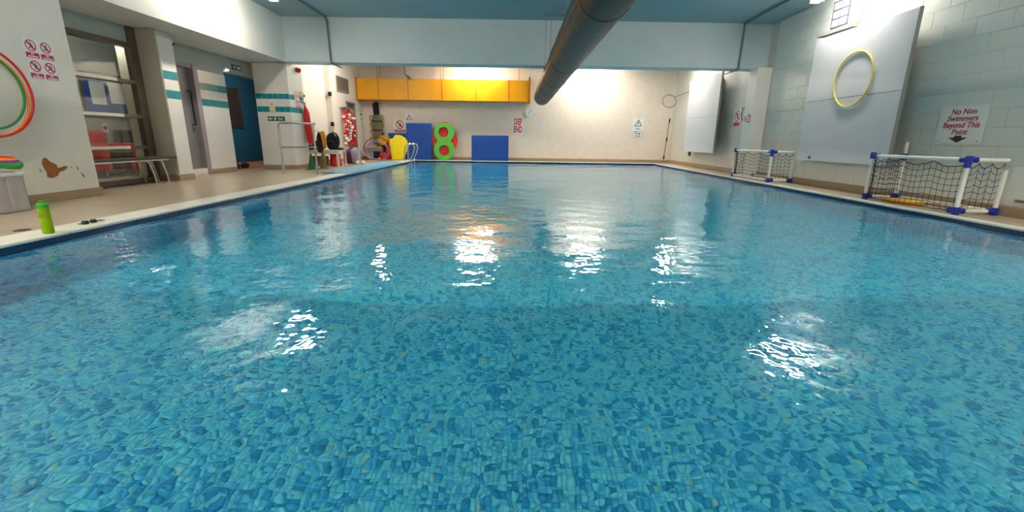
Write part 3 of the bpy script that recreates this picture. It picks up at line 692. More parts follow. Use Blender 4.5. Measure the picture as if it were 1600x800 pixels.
# four-symbol board, hoops, box on the near wall
WX = -5.5; P = frame((WX, 0, 0), FACE_L)
t = thing('prohibition_sign', 'white board with four red ringed pictograms over magenta captions', 'sign', (WX, 5.58, 1.39))
Q = lambda u, v, w=0.: P(5.58 + u, 1.60 + v, w)
MB().obox(Q, -.165, .165, -.22, .22, 0, .004).build('plate', M['sign_white'], t, bevel=.002)
tx = MB()
for i, (u, v) in enumerate(((-.083, .145), (.083, .145), (-.083, -.075), (.083, -.075))):
    rg, fg = MB(), MB(); no_sign(lambda a, b, c=0.: Q(a, b, c + .002), u, v, .06, rg, fg, i); rg.build('ring', M['pink'], t); fg.build('figure', M['print_black'], t)
    MB().obox(Q, u - .072, u + .072, v - .13, v - .075, .004, .0055).build('caption', M['pink'], t)
    letters(tx, Q, 'No', .028, u, v - .098, .0055, bold=.0008); tx.obox(Q, u - .055, u + .055, v - .122, v - .11, .0055, .0065)
tx.build('lettering', M['sign_white'], t)
for i, (nm, m, r, yc, zc, off) in enumerate((('outer red', 'red', .45, 4.85, 1.20, .085), ('orange and yellow', 'orange', .432, 4.85, 1.175, .05), ('inner green', 'hoop_green', .385, 4.86, 1.21, .05))):
    tag(MB().tube(ring((WX + off, yc, zc), (0, 1, 0), (0, 0, 1), r, n=64), .013, 10, True).build('hula_hoop', M[m], smooth=True), nm + ' plastic hoop of the bundle hung on the near left wall', 'hoop', 'hoops on the left wall')
t = thing('hoop_hook', 'white hook holding the bundle of plastic hoops', 'hook', (WX, 4.86, 1.58)); MB().tube([(WX, 4.86, 1.57), (WX + .11, 4.86, 1.57), (WX + .12, 4.86, 1.6)], .01).build('arm', M['lamp_body'], t); MB().box(WX, WX + .012, 4.83, 4.89, 1.53, 1.62).build('back_plate', M['lamp_body'], t)
# peeled paint
wl = bpy.data.objects['wall_left']
outl = [(5.325, .50), (5.36, .515), (5.385, .49), (5.405, .46), (5.45, .44), (5.475, .42), (5.47, .395), (5.51, .39), (5.56, .405), (5.60, .40), (5.585, .375), (5.54, .35), (5.51, .345), (5.475, .33), (5.46, .30), (5.41, .28), (5.375, .275), (5.33, .29), (5.335, .34), (5.315, .40), (5.305, .45)]
MB().poly(P, outl, (), 0, .0025).build('bare_plaster_patch', M['plaster'], wl)
for a, b, s_ in ((5.27, .37, .016), (5.645, .385, .01), (5.72, .37, .018), (5.775, .275, .024), (5.76, .30, .014)):
    MB().poly(P, [(a - s_ * .6, b + s_ * 1.3), (a + s_ * .4, b + s_ * .5), (a + s_ * .9, b - s_ * 1.4), (a, b - s_ * .8)], (), 0, .002).build('bare_plaster_patch', M['box_brown'], wl)
# storage box with lid and toys
t = thing('storage_box', 'large translucent plastic storage box against the near left wall', 'storage box', (-5.35, 4.4, 0))
bx = MB()
x0_, x1_, y0_, y1_ = -5.47, -5.12, 3.95, 4.72
for (a0, a1, b0_, b1_) in ((x0_, x1_, y0_, y0_ + .012), (x0_, x1_, y1_ - .012, y1_), (x0_, x0_ + .012, y0_, y1_), (x1_ - .012, x1_, y0_, y1_)): bx.box(a0, a1, b0_, b1_, .01, .40)
bx.box(x0_, x1_, y0_, y1_, .005, .02); bx.build('tub', M['clear_bin'], t, bevel=.004)
MB().box(x0_ - .015, x1_ + .015, y0_ - .015, y1_ + .015, .36, .395).build('rim', M['lid_white'], t, bevel=.008)
MB().poly(lambda u, v, w=0.: Vector((-5.295 + u, 4.33 + v, .395 + w)), circ(0, 0, .165, 24, .34), (), 0, .055).build('lid', M['lid_white'], t, bevel=.02)
for k in range(3): MB().box(x1_ - .004, x1_ + .008, 4.15 + k * .2, 4.18 + k * .2, .02, .36).build('rib', M['clear_bin'], t)
for i, (x, y, z_, r_, m) in enumerate(((-5.29, 4.5, .10, (.13, .17, .075), 'red'), (-5.29, 4.14, .10, (.13, .14, .08), 'plum'), (-5.29, 4.35, .25, (.12, .2, .06), 'navy_fabric'))):
    tag(MB().blob((x, y, z_), r_, lump=.06, seed=i, flat=.3).build('pool_toy', M[m], smooth=True), ('red soft pool toy in the bottom of the storage box', 'plum pool toy at the far left in the storage box', 'dark pool toy on top of the others in the storage box')[i], 'toy', 'pool toys in the storage box')
t = thing('rainbow_paddle', 'rainbow striped soft paddle toy lying on the storage box', 'toy', (-5.25, 4.5, .45))
cl = [(-5.3, 4.2, .53), (-5.28, 4.42, .512), (-5.26, 4.56, .495), (-5.25, 4.66, .482), (-5.24, 4.75, .478), (-5.235, 4.82, .484)]
wd = [.06, .06, .07, .09, .09, .05]
for k in range(4):
    f0 = -1 + k * .5
    vs, fs = [], []
    for p, ww in zip(cl, wd):
        for q, zz in ((f0, 0), (f0 + .5, 0), (f0 + .5, .045), (f0, .045)): vs.append((p[0] + ww * q * .9, p[1], p[2] - .01 + zz - .55 * ww * q))
    for i in range(len(cl) - 1):
        for j in range(4): fs.append((i * 4 + j, i * 4 + (j + 1) % 4, i * 4 + 4 + (j + 1) % 4, i * 4 + 4 + j))
    fs += [(0, 1, 2, 3), tuple(len(vs) - 4 + q for q in (3, 2, 1, 0))]
    MB().add(vs, fs).build('stripe', M['rb%d' % (0, 1, 3, 2)[k]], t, bevel=.006)
# bottle, goggles, drain
bx_, by_ = -3.755, 3.545
t = thing('water_bottle', 'lime green sports bottle standing on the left coping', 'bottle', (bx_, by_, .012))
MB().lathe((bx_, by_, .012), [(.030, 0), (.036, .006), (.036, .12), (.0335, .125), (.0335, .135), (.036, .14), (.036, .205), (.031, .212)], 28).build('body', M['bottle'], t, smooth=True)
MB().lathe((bx_, by_, .012), [(.028, .005), (.032, .008), (.032, .075), (.001, .0755)], 24).build('drink', M['liquid'], t, smooth=True)
cap_ = MB().lathe((bx_, by_, .012), [(.037, .205), (.038, .21), (.038, .235), (.030, .243), (.012, .246), (.012, .256)], 28).build('cap', M['bottle_cap'], t, smooth=True)
MB().tube([(bx_ + .025, by_, .255), (bx_ + .02, by_, .272), (bx_ - .015, by_, .272), (bx_ - .028, by_, .255)], .005).build('carry_loop', M['bottle_cap'], cap_)
gx_, gy_ = -3.83, 3.98
t = thing('goggles', 'dark green swimming goggles lying on the left coping', 'goggles', (gx_, gy_, .012))
for i, dy_ in enumerate((-.04, .04)):
    ec = MB().lathe((gx_, gy_ + dy_, .014), [(.022, 0), (.028, .012), (.022, .026)], 18).build('eyecup', M['black'], t, smooth=True); MB().lathe((gx_, gy_ + dy_, .0395), [(.021, 0), (.019, .004)], 18).build('lens', M['lens'], ec)
MB().tube([(gx_, gy_ - .016, .03), (gx_, gy_ + .016, .03)], .005).build('nose_bridge', M['black'], t)
MB().tube([(gx_, gy_ + .066, .024), (gx_ + .01, gy_ + .11, .018), (gx_ - .01, gy_ + .16, .016), (gx_ - .04, gy_ + .15, .018), (gx_ - .05, gy_ + .05, .018), (gx_ - .045, gy_ - .06, .018), (gx_ - .01, gy_ - .075, .02), (gx_, gy_ - .066, .024)], .004, 6).build('strap', M['hoop_green'], t)
t = thing('floor_drain', 'small round dark drain cover in the left deck', 'drain', (-4.14, 3.7, 0)); MB().lathe((-4.14, 3.7, 0), [(.055, -.01), (.055, .003), (.05, .004)], 24).build('plate', M['drain'], t); MB().lathe((-4.14, 3.7, .004), [(.03, 0), (.028, .002)], 16).build('grate', M['black'], t)

# ------------------------------------------------------------------ far left corner
P5 = frame((-5.72, 0, 0), FACE_L)
t = thing('vent_grille', 'brown grey louvred vent high beside the yellow duct', 'vent', (-5.72, 15.6, 2.2))
MB().obox(P5, 15.08, 16.08, 2.62, 2.66, 0, .03).obox(P5, 15.08, 16.08, 2.19, 2.23, 0, .03).obox(P5, 15.08, 15.12, 2.23, 2.62, 0, .03).obox(P5, 16.04, 16.08, 2.23, 2.62, 0, .03).build('frame', M['vent'], t)
mb = MB()
for k in range(9): mb.obox(P5, 15.12, 16.04, 2.235 + k * .043, 2.262 + k * .043, .004, .02)
mb.build('louvres', M['vent'], t); MB().obox(P5, 15.12, 16.04, 2.23, 2.62, 0, .003).build('back', M['dark_void'], t)
d3 = bpy.data.objects.new('door_3', None); C.objects.link(d3); d3.location = (-5.72, 16.2, 0); d3['kind'] = 'structure'; d3['label'] = 'grey frame around the dark store doorway'; d3['category'] = 'door'
MB().box(-5.78, -5.70, 15.78, 15.83, 0, 1.95).box(-5.78, -5.70, 16.57, 16.62, 0, 1.95).box(-5.78, -5.70, 15.78, 16.62, 1.9, 1.95).build('frame', M['door_frame'], d3)
t = thing('lane_rope', 'red and white lane rope floats hung in bunches by the store doorway', 'lane rope', (-5.62, 15.7, .5))
fr, fwt, cd = MB(), MB(), MB()
for j in range(5):
    y = 15.25 + j * .2; top_ = 1.66 - .03 * abs(j - 1) - (.12 if j > 3 else 0); n = int((top_ - .45) / .085)
    cd.tube([(-5.60, y, top_ + .05), (-5.60, y, top_ - n * .085)], .006, 5)
    for k in range(n):
        c = (-5.60 + random.uniform(-.03, .05), y + random.uniform(-.06, .06), top_ - k * .085 - .07 + random.uniform(-.015, .015)); mb = fwt if random.random() < .33 else fr
        mb.lathe(c, [(.035, 0), (.055, .012), (.055, .055), (.035, .068)], 10)
a_ = fr.build('red_floats', M['red'], t, smooth=True); b_ = fwt.build('white_floats', M['paper'], t, smooth=True); a_['kind'] = 'stuff'; b_['kind'] = 'stuff'; cd.build('cord', M['net'], t)
MB().box(-5.72, -5.58, 15.2, 16.1, 1.70, 1.73).build('hanging_bar', M['steel'], t)
t = thing('small_notice', 'small pale notice right of the store doorway', 'sign', (-5.72, 17.2, 1.35)); MB().obox(P5, 17.06, 17.32, 1.36, 1.66, 0, .008).build('plate', M['sign_white'], t)
mb = MB(); mb.obox(P5, 17.1, 17.28, 1.55, 1.62, .008, .01); mb.obox(P5, 17.1, 17.28, 1.42, 1.45, .008, .01); mb.build('print', M['box_brown'], t)
for z_, nm in ((2.06, 'upper'), (1.17, 'lower')):
    t = thing('wall_bracket', nm + ' small black bracket on the corner of the stepped cream wall', 'bracket', (-5.75, 14.55, z_)); MB().box(-5.80, -5.70, 14.54, 14.6, z_ - .06, z_ + .06).build('plate', M['black'], t, bevel=.006); MB().tube([(-5.75, 14.54, z_), (-5.75, 14.50, z_)], .02).build('pin', M['black'], t)

# white low table with bags
TX0, TX1, TY0, TY1 = -5.76, -4.86, 12.55, 13.15
t = thing('low_table', 'low cream painted table against the left wall holding dark bags', 'table', (-5.3, 12.85, 0))
MB().box(TX0, TX1, TY0, TY1, .40, .44).build('top', M['wood_cream'], t, bevel=.006)
for x in (TX0 + .04, -5.27, TX1 - .04):
    for y in (TY0 + .04, TY1 - .04): MB().box(x - .03, x + .03, y - .03, y + .03, 0, .40).build('leg', M['wood_cream'], t)
MB().box(TX0, TX1, TY0 + .02, TY0 + .045, .33, .40).build('apron', M['wood_cream'], t)
t = thing('backpack', 'black backpack standing on the low table', 'backpack', (-5.1, 12.85, .44))
bp_ = MB().blob((-5.1, 12.87, .66), (.17, .13, .24), lump=.06, seed=2, flat=.08).build('body', M['dark_fabric'], t, smooth=True); MB().blob((-5.1, 12.74, .57), (.12, .06, .12), lump=.05, seed=3).build('pocket', M['navy_fabric'], bp_, smooth=True)
MB().tube([(-5.03, 12.80, .88), (-4.97, 12.74, .80), (-4.93, 12.72, .65), (-4.95, 12.74, .52)], .012, 6).build('strap', M['black'], t); MB().tube([(-5.14, 12.87, .88), (-5.1, 12.87, .93), (-5.06, 12.87, .88)], .01, 6).build('loop', M['black'], bp_)
t = thing('duffel_bag', 'soft navy bag slumped left of the black backpack', 'bag', (-5.46, 12.8, .44)); MB().blob((-5.47, 12.8, .56), (.17, .17, .125), lump=.12, seed=5, flat=.06).build('body', M['navy_fabric'], t, smooth=True); MB().tube([(-5.5, 12.72, .72), (-5.43, 12.68, .78), (-5.34, 12.72, .73)], .01, 6).build('handle', M['black'], t)
t = thing('jacket', 'dark jacket draped over the left end of the low table', 'clothing', (-5.66, 12.65, .2)); MB().blob((-5.67, 12.66, .50), (.09, .16, .07), lump=.18, seed=8).build('body', M['navy_fabric'], t, smooth=True); MB().tube([(-5.7, 12.54, .45), (-5.74, 12.5, .3), (-5.73, 12.5, .2)], [.05, .045, .03], 8).build('sleeve', M['navy_fabric'], t, smooth=True)
t = thing('glove_bag', 'small flat dark pouch on the right end of the low table', 'bag', (-4.92, 12.7, .44)); MB().blob((-4.85, 12.66, .472), (.09, .08, .032), lump=.1, seed=9, flat=.2).build('body', M['dark_fabric'], t, smooth=True); MB().tube([(-4.8, 12.68, .47), (-4.74, 12.66, .455), (-4.72, 12.7, .45)], .008, 6).build('cord', M['black'], t)
t = thing('red_basket', 'red plastic basket under the low table', 'basket', (-5.07, 12.85, 0)); MB().lathe((-5.07, 12.85, 0), [(.14, 0), (.17, .02), (.13, .28), (.15, .30), (.14, .31), (.11, .28)], 20).build('tub', M['red'], t, smooth=True); MB().tube(ring((-5.07, 12.85, .31), (1, 0, 0), (0, 1, 0), .13, n=24), .012, 6, True).build('rim', M['red_fabric'], t)
t = thing('cardboard_box', 'brown open cardboard box under the left half of the table', 'box', (-5.5, 12.85, 0)); MB().box(-5.68, -5.34, 12.7, 13.05, 0, .26).build('carton', M['box_brown'], t); MB().box(-5.68, -5.34, 12.66, 12.70, .2, .27).build('flap', M['box_brown'], t)
t = thing('hanging_towel', 'ochre and dark towel hung over the far end of the handrail', 'towel', (-5.15, 12.3, .5))
MB().blob((-5.13, 12.3, .70), (.07, .06, .22), lump=.12, seed=4).build('ochre_half', M['ochre'], t, smooth=True); MB().blob((-5.22, 12.28, .62), (.08, .06, .26), lump=.12, seed=6).build('dark_half', M['dark_fabric'], t, smooth=True)
MB().tube([(PX, 12.05, .92), (-5.3, 12.25, .93), (-5.17, 12.3, .9)], .008, 6).build('hook', M['steel'], t)
for i, (x, y, m, lab) in enumerate(((-5.06, 11.30, 'green_dark', 'dark green training cone at the foot of the handrail'), (-4.90, 11.62, 'olive', 'olive training cone just right of the green one'))):
    t = thing('training_cone', lab, 'cone', (x, y, 0)); h_ = (.36, .42)[i]
    MB().lathe((x, y, .012), [(.095, 0), (.085, .02), (.02, h_), (.012, h_)], 20).build('cone', M[m], t, smooth=True); MB().box(x - .12, x + .12, y - .12, y + .12, 0, .015).build('base', M[m], t, bevel=.004)
t = thing('clear_bag', 'clear plastic bag stuffed with dark plum things beside the table', 'bag', (-4.92, 13.9, 0))
MB().blob((-5.02, 13.92, .22), (.17, .15, .22), lump=.08, seed=12, flat=.05).build('contents', M['plum'], t, smooth=True); MB().blob((-4.84, 13.86, .24), (.14, .14, .24), lump=.1, seed=13, flat=.05).build('bag', M['clear_bag'], t, smooth=True); MB().blob((-4.84, 13.86, .36), (.09, .09, .07), lump=.1, seed=15).build('blue_content', M['blue_print'], t, smooth=True)
for i, (x, y) in enumerate(((-4.73, 13.66), (-4.60, 13.72))): tag(MB().blob((x, y, .05), (.055, .055, .055), lump=.03, seed=i).build('ball', M['wood_cream'], smooth=True), ('pale small ball in front of the clear bag', 'pale small ball at the right of the clear bag')[i], 'ball', 'small pale balls')
t = thing('pool_mat', 'long sky blue rubber mat lying along the left pool edge', 'mat', (-4.0, 12.5, 0))
MB().poly(lambda u, v, w=0.: Vector((u, v, .013 + w)), [(-4.36, 10.2), (-3.70, 10.0), (-3.69, 14.9), (-4.36, 15.15)], (), 0, .014).build('sheet', M['sky_mat'], t)
for k in range(3): MB().box(-4.34, -3.71, 11.3 + k * 1.25, 11.31 + k * 1.25, .027, .029).build('rib', M['sky_mat'], t)

# equipment along the far wall
YF = YW - .03
def lean(x, z=0, y=None, k=.05): return frame((x, y or YW - .16, z), (1, 0, 0), (0, k, 1))
t = thing('spinal_stretcher', 'olive grey rescue stretcher board with straps upright on the far wall', 'stretcher', (-5.17, 17.2, .0))
P = lean(-5.17)
MB().poly(P, [(-.16, .52), (.16, .52), (.17, .9), (.21, 1.2), (.18, 1.5), (.1, 1.62), (-.1, 1.62), (-.18, 1.5), (-.21, 1.2), (-.17, .9)], (), 0, .05).build('board', M['stretch_grey'], t, bevel=.01)
MB().obox(P, -.14, -.04, .14, .52, 0, .05).obox(P, .04, .14, .14, .52, 0, .05).build('leg_part', M['reed'], t, bevel=.008)
for sx in (-1, 1):
    for k in range(4):
        c = P(sx * .2, .72 + .25 * k, .05); MB().tube(ring(c, (1, 0, .0), (0, 0, 1), .06, .10, 20), .016, 6, True).build('strap', M['strap'], t)
MB().blob(P(0, 1.80, .06), (.11, .09, .22), lump=.22, seed=21).build('head_straps', M['dark_fabric'], t, smooth=True); MB().blob(P(.2, .62, .03), (.06, .05, .3), lump=.2, seed=22).build('strap_bundle', M['net'], t, smooth=True)
MB().obox(P, -.2, .2, 1.02, 1.06, .05, .065).obox(P, -.2, .2, 1.34, 1.38, .05, .065).build('cross_strap', M['black'], t)
def hoop(c, a, b, r1, r2, m, lab, rr=.016): return tag(MB().tube(ring(c, a, b, r1, r2, 56), rr, 8, True).build('hula_hoop', M[m], smooth=True), lab, 'hoop', 'hoops leaning in the far left corner')
hoop((-5.02, 16.58, .40), (1, 0, .06), (-.06, .22, 1), .47, .40, 'maroon', 'dark red hoop leaning over the grey crate')
hoop((-4.95, 16.42, .33), (1, 0, -.15), (.15, .22, 1), .40, .32, 'purple', 'lilac hoop leaning in front of the dark red one')
tag(MB().tube([(-5.52, 16.34, .33), (-5.16, 16.3, .03)], .018, 8).build('pole', M['reed']), 'short pale pole leaning beside the grey crate', 'pole')
t = thing('storage_crate', 'grey translucent crate with navy contents in the corner', 'crate', (-5.2, 17.05, 0))
cb = MB()
for (a0, a1, b0_, b1_) in ((-5.48, -4.92, 16.72, 16.735), (-5.48, -4.92, 17.03, 17.045), (-5.48, -5.465, 16.72, 17.045), (-4.935, -4.92, 16.72, 17.045)): cb.box(a0, a1, b0_, b1_, 0, .42)
cb.box(-5.48, -4.92, 16.72, 17.045, 0, .02); cb.build('tub', M['bin_grey'], t); MB().box(-5.5, -4.9, 16.705, 17.06, .39, .43).build('rim', M['bin_grey'], t, bevel=.006); MB().box(-5.2, -4.94, 16.713, 16.722, .05, .3).build('navy_panel', M['navy_fabric'], t)
for i, (x, y, z_, r_, lab) in enumerate(((-4.80, 16.55, .15, .12, 'large red play ball on the floor by the yellow board'), (-4.92, 16.50, .05, .05, 'tiny orange ball beneath the lilac hoop'))):
    tag(MB().blob((x, y, max(z_, r_)), (r_,) * 3, lump=0).build('ball', M['red' if i == 0 else 'orange'], smooth=True), lab, 'ball')
P = lean(-4.90, .44, 17.12, .1)
t = thing('round_float', 'round yellow swim float propped above the crate', 'float', (-4.92, 17.0, .44)); rf_ = MB().poly(P, circ(0, .24, .23, 28, .19), (), 0, .06).build('foam', M['ochre'], t, bevel=.02); MB().poly(P, circ(0, .24, .12, 20, .1), [circ(0, .24, .10, 20, .08)], .06, .066).build('moulded_ring', M['yellow'], rf_)
P = lean(-4.70, 0, 17.02, .05)
t = thing('red_float', 'narrow red float leaning behind the yellow board', 'float', (-4.66, 17.15, 0)); MB().poly(P, [(-.1, 0), (.08, 0), (.1, .5), (.04, .66), (-.06, .7), (-.12, .5)], (), 0, .05).build('foam', M['red'], t, bevel=.015); MB().poly(P, circ(-.02, .56, .05, 16), [circ(-.02, .56, .035, 16)], .05, .056).build('grip', M['maroon'], t)
P = frame((-4.34, 16.86, 0), (1, 0, 0), (0, .1, 1))
yb = [(-.22, 0), (.12, 0), (.2, .12), (.27, .32), (.31, .52), (.30, .68), (.22, .80), (.14, .84), (.10, .88), (-.06, .89), (-.12, .85), (-.16, .76), (-.29, .73), (-.30, .58), (-.27, .3)]
t = thing('yellow_body_board', 'bright yellow foam body board with a notched top', 'body board', (-4.34, 16.86, 0)); MB().poly(P, yb, (), 0, .06).build('foam', M['yellow'], t, bevel=.015)
MB().poly(lambda u, v, w=0.: P(u + .035, v - .01, w - .05), yb, (), 0, .045).build('back_layer', M['yellow'], t, bevel=.012)
P = frame((-4.42, 17.15, 0), (1, 0, 0), (0, .08, 1))
t = thing('gym_mat', 'small dark blue mat half hidden behind the yellow board', 'mat', (-4.4, 17.15, 0)); MB().obox(P, -.34, .34, 0, .95, 0, .04).build('pad', M['blue_mat'], t, bevel=.012); MB().obox(P, -.34, .34, .47, .48, .04, .043).build('fold_seam', M['blue_conn'], t)
P = frame((-3.6, 17.0, 0), (1, 0, 0), (0, .12, 1))
t = thing('gym_mat', 'tall royal blue mat standing behind the pool ladder', 'mat', (-3.6, 17.0, 0)); MB().obox(P, -.47, .47, 0, 1.33, 0, .05).build('pad', M['blue_mat'], t, bevel=.015); MB().obox(P, -.46, .46, 1.31, 1.332, -.002, .052).build('top_piping', M['sky_mat'], t)
P = frame((-.98, 16.98, 0), (1, 0, 0), (0, .13, 1))
t = thing('gym_mat', 'wide royal blue mat standing alone right of the green float', 'mat', (-.98, 16.98, 0)); MB().obox(P, -.68, .68, 0, .91, 0, .05).build('pad', M['blue_mat'], t, bevel=.015); MB().obox(P, -.67, .67, .9, .913, -.002, .052).build('top_piping', M['blue_conn'], t)
P = frame((-2.66, 16.98, 0), (1, 0, 0), (0, .12, 1))
t = thing('green_float', 'green figure of eight float with two round holes', 'float', (-2.66, 16.98, 0))
ol = []
for k in range(60):
    z_ = .002 + (1.33 - .002) * k / 59
    w1 = math.sqrt(max(0, .375 ** 2 - (z_ - .375) ** 2)); w2 = math.sqrt(max(0, .355 ** 2 - (z_ - .975) ** 2)); ww = max(w1, w2, .24 if .3 < z_ < 1.1 else 0); ol.append((ww, z_))
outer = [(a + .02 * b, b) for a, b in ol] + [(-a - .0 * b, b) for a, b in reversed(ol)]
MB().poly(P, outer, [circ(.0, .35, .19, 28), circ(-.02, 1.0, .185, 28)], .05, .11).build('foam', M['green'], t, bevel=.008)
MB().poly(P, [(u, v) for u, v in outer], [circ(.0, .35, .19, 28), circ(-.02, 1.0, .185, 28)], .108, .112).build('skin', M['green'], t)
t = thing('red_float', 'red petal shaped float showing behind the green one', 'float', (-2.66, 16.98, 0))
pet = []
for k in range(40):
    a = 2 * PI * k / 40; e = 1.5; ca, sa = math.cos(a), math.sin(a); pet.append((.02 + .47 * math.copysign(abs(ca) ** (2 / e), ca), .71 + .67 * math.copysign(abs(sa) ** (2 / e), sa)))
MB().poly(P, pet, (), 0, .045).build('foam', M['red'], t, bevel=.008); MB().poly(P, circ(.02, .7, .06, 20), (), .045, .048).build('grip', M['maroon'], t)
# pool ladder handrails
t = thing('pool_ladder', 'chrome pool ladder with two arched handrails at the deep end', 'ladder', (-3.7, 15.9, 0))
for y in (15.65, 16.15):
    MB().tube([(-3.62, y, -1.4), (-3.60, y, .1), (-3.50, y, .3), (-3.46, y, .44), (-3.47, y, .53), (-3.53, y, .59), (-3.63, y, .60), (-3.74, y, .57), (-3.80, y, .48), (-3.81, y, .3), (-3.81, y, .02)], .021, 10).build('handrail', M['chrome'], t, smooth=True); MB().lathe((-3.81, y, .012), [(.045, 0), (.045, .01), (.025, .014)], 14).build('floor_flange', M['chrome'], t)
for z_ in (-.25, -.55, -.85): MB().box(-3.66, -3.58, 15.65, 16.15, z_, z_ + .03).build('tread', M['chrome'], t)

# far wall signs, clock, hook
P = frame((0, YW, 0), FACE_F)
t = thing('no_entry_sign', 'white sign with red ringed figure above the dark blue mat', 'sign', (-4.36, YW, 1.0))
Q = lambda u, v, w=0.: P(-4.36 + u, 1.21 + v, w)
MB().obox(Q, -.22, .22, -.24, .22, 0, .006).build('plate', M['sign_white'], t); rg, fg = MB(), MB(); no_sign(lambda a, b, c=0.: Q(a, b, c + .005), 0, .05, .155, rg, fg, 1); rg.obox(Q, -.19, .19, -.225, -.125, .006, .009); rg.build('ring', M['print_red'], t); fg.build('figure', M['print_black'], t)
mb = MB(); text_bar(lambda a, b, c=0.: Q(a, b, c + .005), -.15, .15, -.215, -.135, mb, 1); mb.build('caption_print', M['sign_white'], t)
def warn(P_, cx, cz, s, t):
    MB().poly(P_, [(cx - s, cz), (cx + s, cz), (cx, cz + s * 1.7)], [[(cx - s * .72, cz + s * .15), (cx + s * .72, cz + s * .15), (cx, cz + s * 1.38)]], .006, .009).obox(P_, cx - s * .09, cx + s * .09, cz + s * .5, cz + s * 1.05, .006, .009).obox(P_, cx - s * .09, cx + s * .09, cz + s * .25, cz + s * .38, .006, .009).build('triangle', M['print_black'], t)
t = thing('warning_sign', 'small warning triangle sign above the tall blue mat', 'sign', (-4.0, YW, 1.4)); MB().obox(P, -4.14, -3.86, 1.40, 1.66, 0, .006).build('plate', M['sign_white'], t); warn(P, -4.0, 1.43, .12, t)
t = thing('edge_notice', 'pale notice partly hidden by the tall blue mat', 'sign', (-4.15, YW, 1.0)); MB().obox(P, -4.12, -3.9, .98, 1.2, 0, .006).build('plate', M['sign_white'], t); MB().obox(P, -4.12, -4.11, .98, 1.2, .006, .01).build('border', M['conduit'], t)
t = thing('deep_end_sign', 'white sign reading DEEP END in red capitals', 'sign', (.04, YW, 1.0)); MB().obox(P, -.15, .23, 1.0, 1.56, 0, .008).build('plate', M['sign_white'], t, bevel=.003)
mb = MB(); letters(mb, P, 'DEEP', .32, .04, 1.315, .008, sx=.43, bold=.012); letters(mb, P, 'END', .32, .04, 1.045, .008, sx=.5, bold=.012); mb.build('lettering', M['print_red'], t)
t = thing('wall_clock', 'round white wall clock below the end of the dark duct', 'clock', (.45, YW, 1.62)); ck_ = MB().lathe((.45, YW - .001, 1.77), [(.155, 0), (.155, -.05), (.145, -.06), (.14, -.05), (.001, -.05)], 32, 'Y').build('case', M['lamp_body'], t, smooth=True)
MB().poly(P, [(.445, 1.765), (.53, 1.80), (.52, 1.815), (.44, 1.78)], (), .052, .056).poly(P, [(.445, 1.775), (.44, 1.67), (.455, 1.67), (.46, 1.775)], (), .052, .056).build('hands', M['print_black'], ck_)
mb = MB()
for k in range(12): a = 2 * PI * k / 12; mb.poly(P, circ(.45 + .118 * math.cos(a), 1.77 + .118 * math.sin(a), .009, 8), (), .051, .054)
mb.build('hour_marks', M['print_black'], ck_)
t = thing('deep_water_sign', 'warning triangle sign over a framed Deep End caption', 'sign', (4.52, YW, .92))
MB().obox(P, 4.32, 4.72, 1.17, 1.60, 0, .006).build('plate', M['sign_white'], t); warn(P, 4.52, 1.32, .15, t)
mb = MB(); text_bar(lambda a, b, c=0.: P(a, b, c + .004), 4.42, 4.62, 1.19, 1.29, mb); mb.build('small_print', M['conduit'], t)
MB().obox(P, 4.34, 4.72, .90, 1.15, 0, .006).build('lower_plate', M['sign_white'], t); MB().poly(P, [(4.35, .91), (4.71, .91), (4.71, 1.14), (4.35, 1.14)], [[(4.362, .922), (4.698, .922), (4.698, 1.128), (4.362, 1.128)]], .006, .009).build('border', M['conduit'], t)
mb = MB(); letters(mb, P, 'Deep', .105, 4.53, 1.04, .007, bold=.002); letters(mb, P, 'End', .105, 4.53, .94, .007, bold=.002); mb.build('lettering', M['print_black'], t)
t = thing('rescue_hook', 'thin dark rescue ring on a pole fixed near the far right corner', 'rescue hook', (5.56, 17.2, 2.2))
MB().tube(ring((5.50, 17.1, 2.20), (1, 0, 0), (-.1, 0, 1), .245, .22, 40), .011, 8, True).build('ring', M['brown_metal'], t, smooth=True); MB().tube([(5.70, 17.1, 2.35), (5.74, 16.2, 2.40), (5.76, 15.35, 2.45)], .011, 8).build('pole', M['brown_metal'], t)
t = thing('reach_pole', 'thin upright pole with three dark grips in the far right corner', 'pole', (5.58, 17.33, .15)); MB().tube([(5.56, 17.33, .16), (5.66, 17.34, 1.62)], .011, 8).build('shaft', M['brown_metal'], t)
for z_ in (.2, .86, 1.54): MB().tube([(5.56 + (z_ - .16) * .068, 17.33, z_ - .06), (5.56 + (z_ - .16) * .068 + .008, 17.33, z_ + .07)], .026, 8).build('grip', M['black'], t)
t = thing('wall_switch', 'small dark fixing on the wall under the far board', 'bracket', (5.79, 15.35, .35)); MB().box(5.76, 5.80, 15.30, 15.42, .33, .52).build('plate', M['brown_metal'], t); MB().box(5.74, 5.76, 15.33, 15.39, .38, .46).build('cap', M['black'], t)

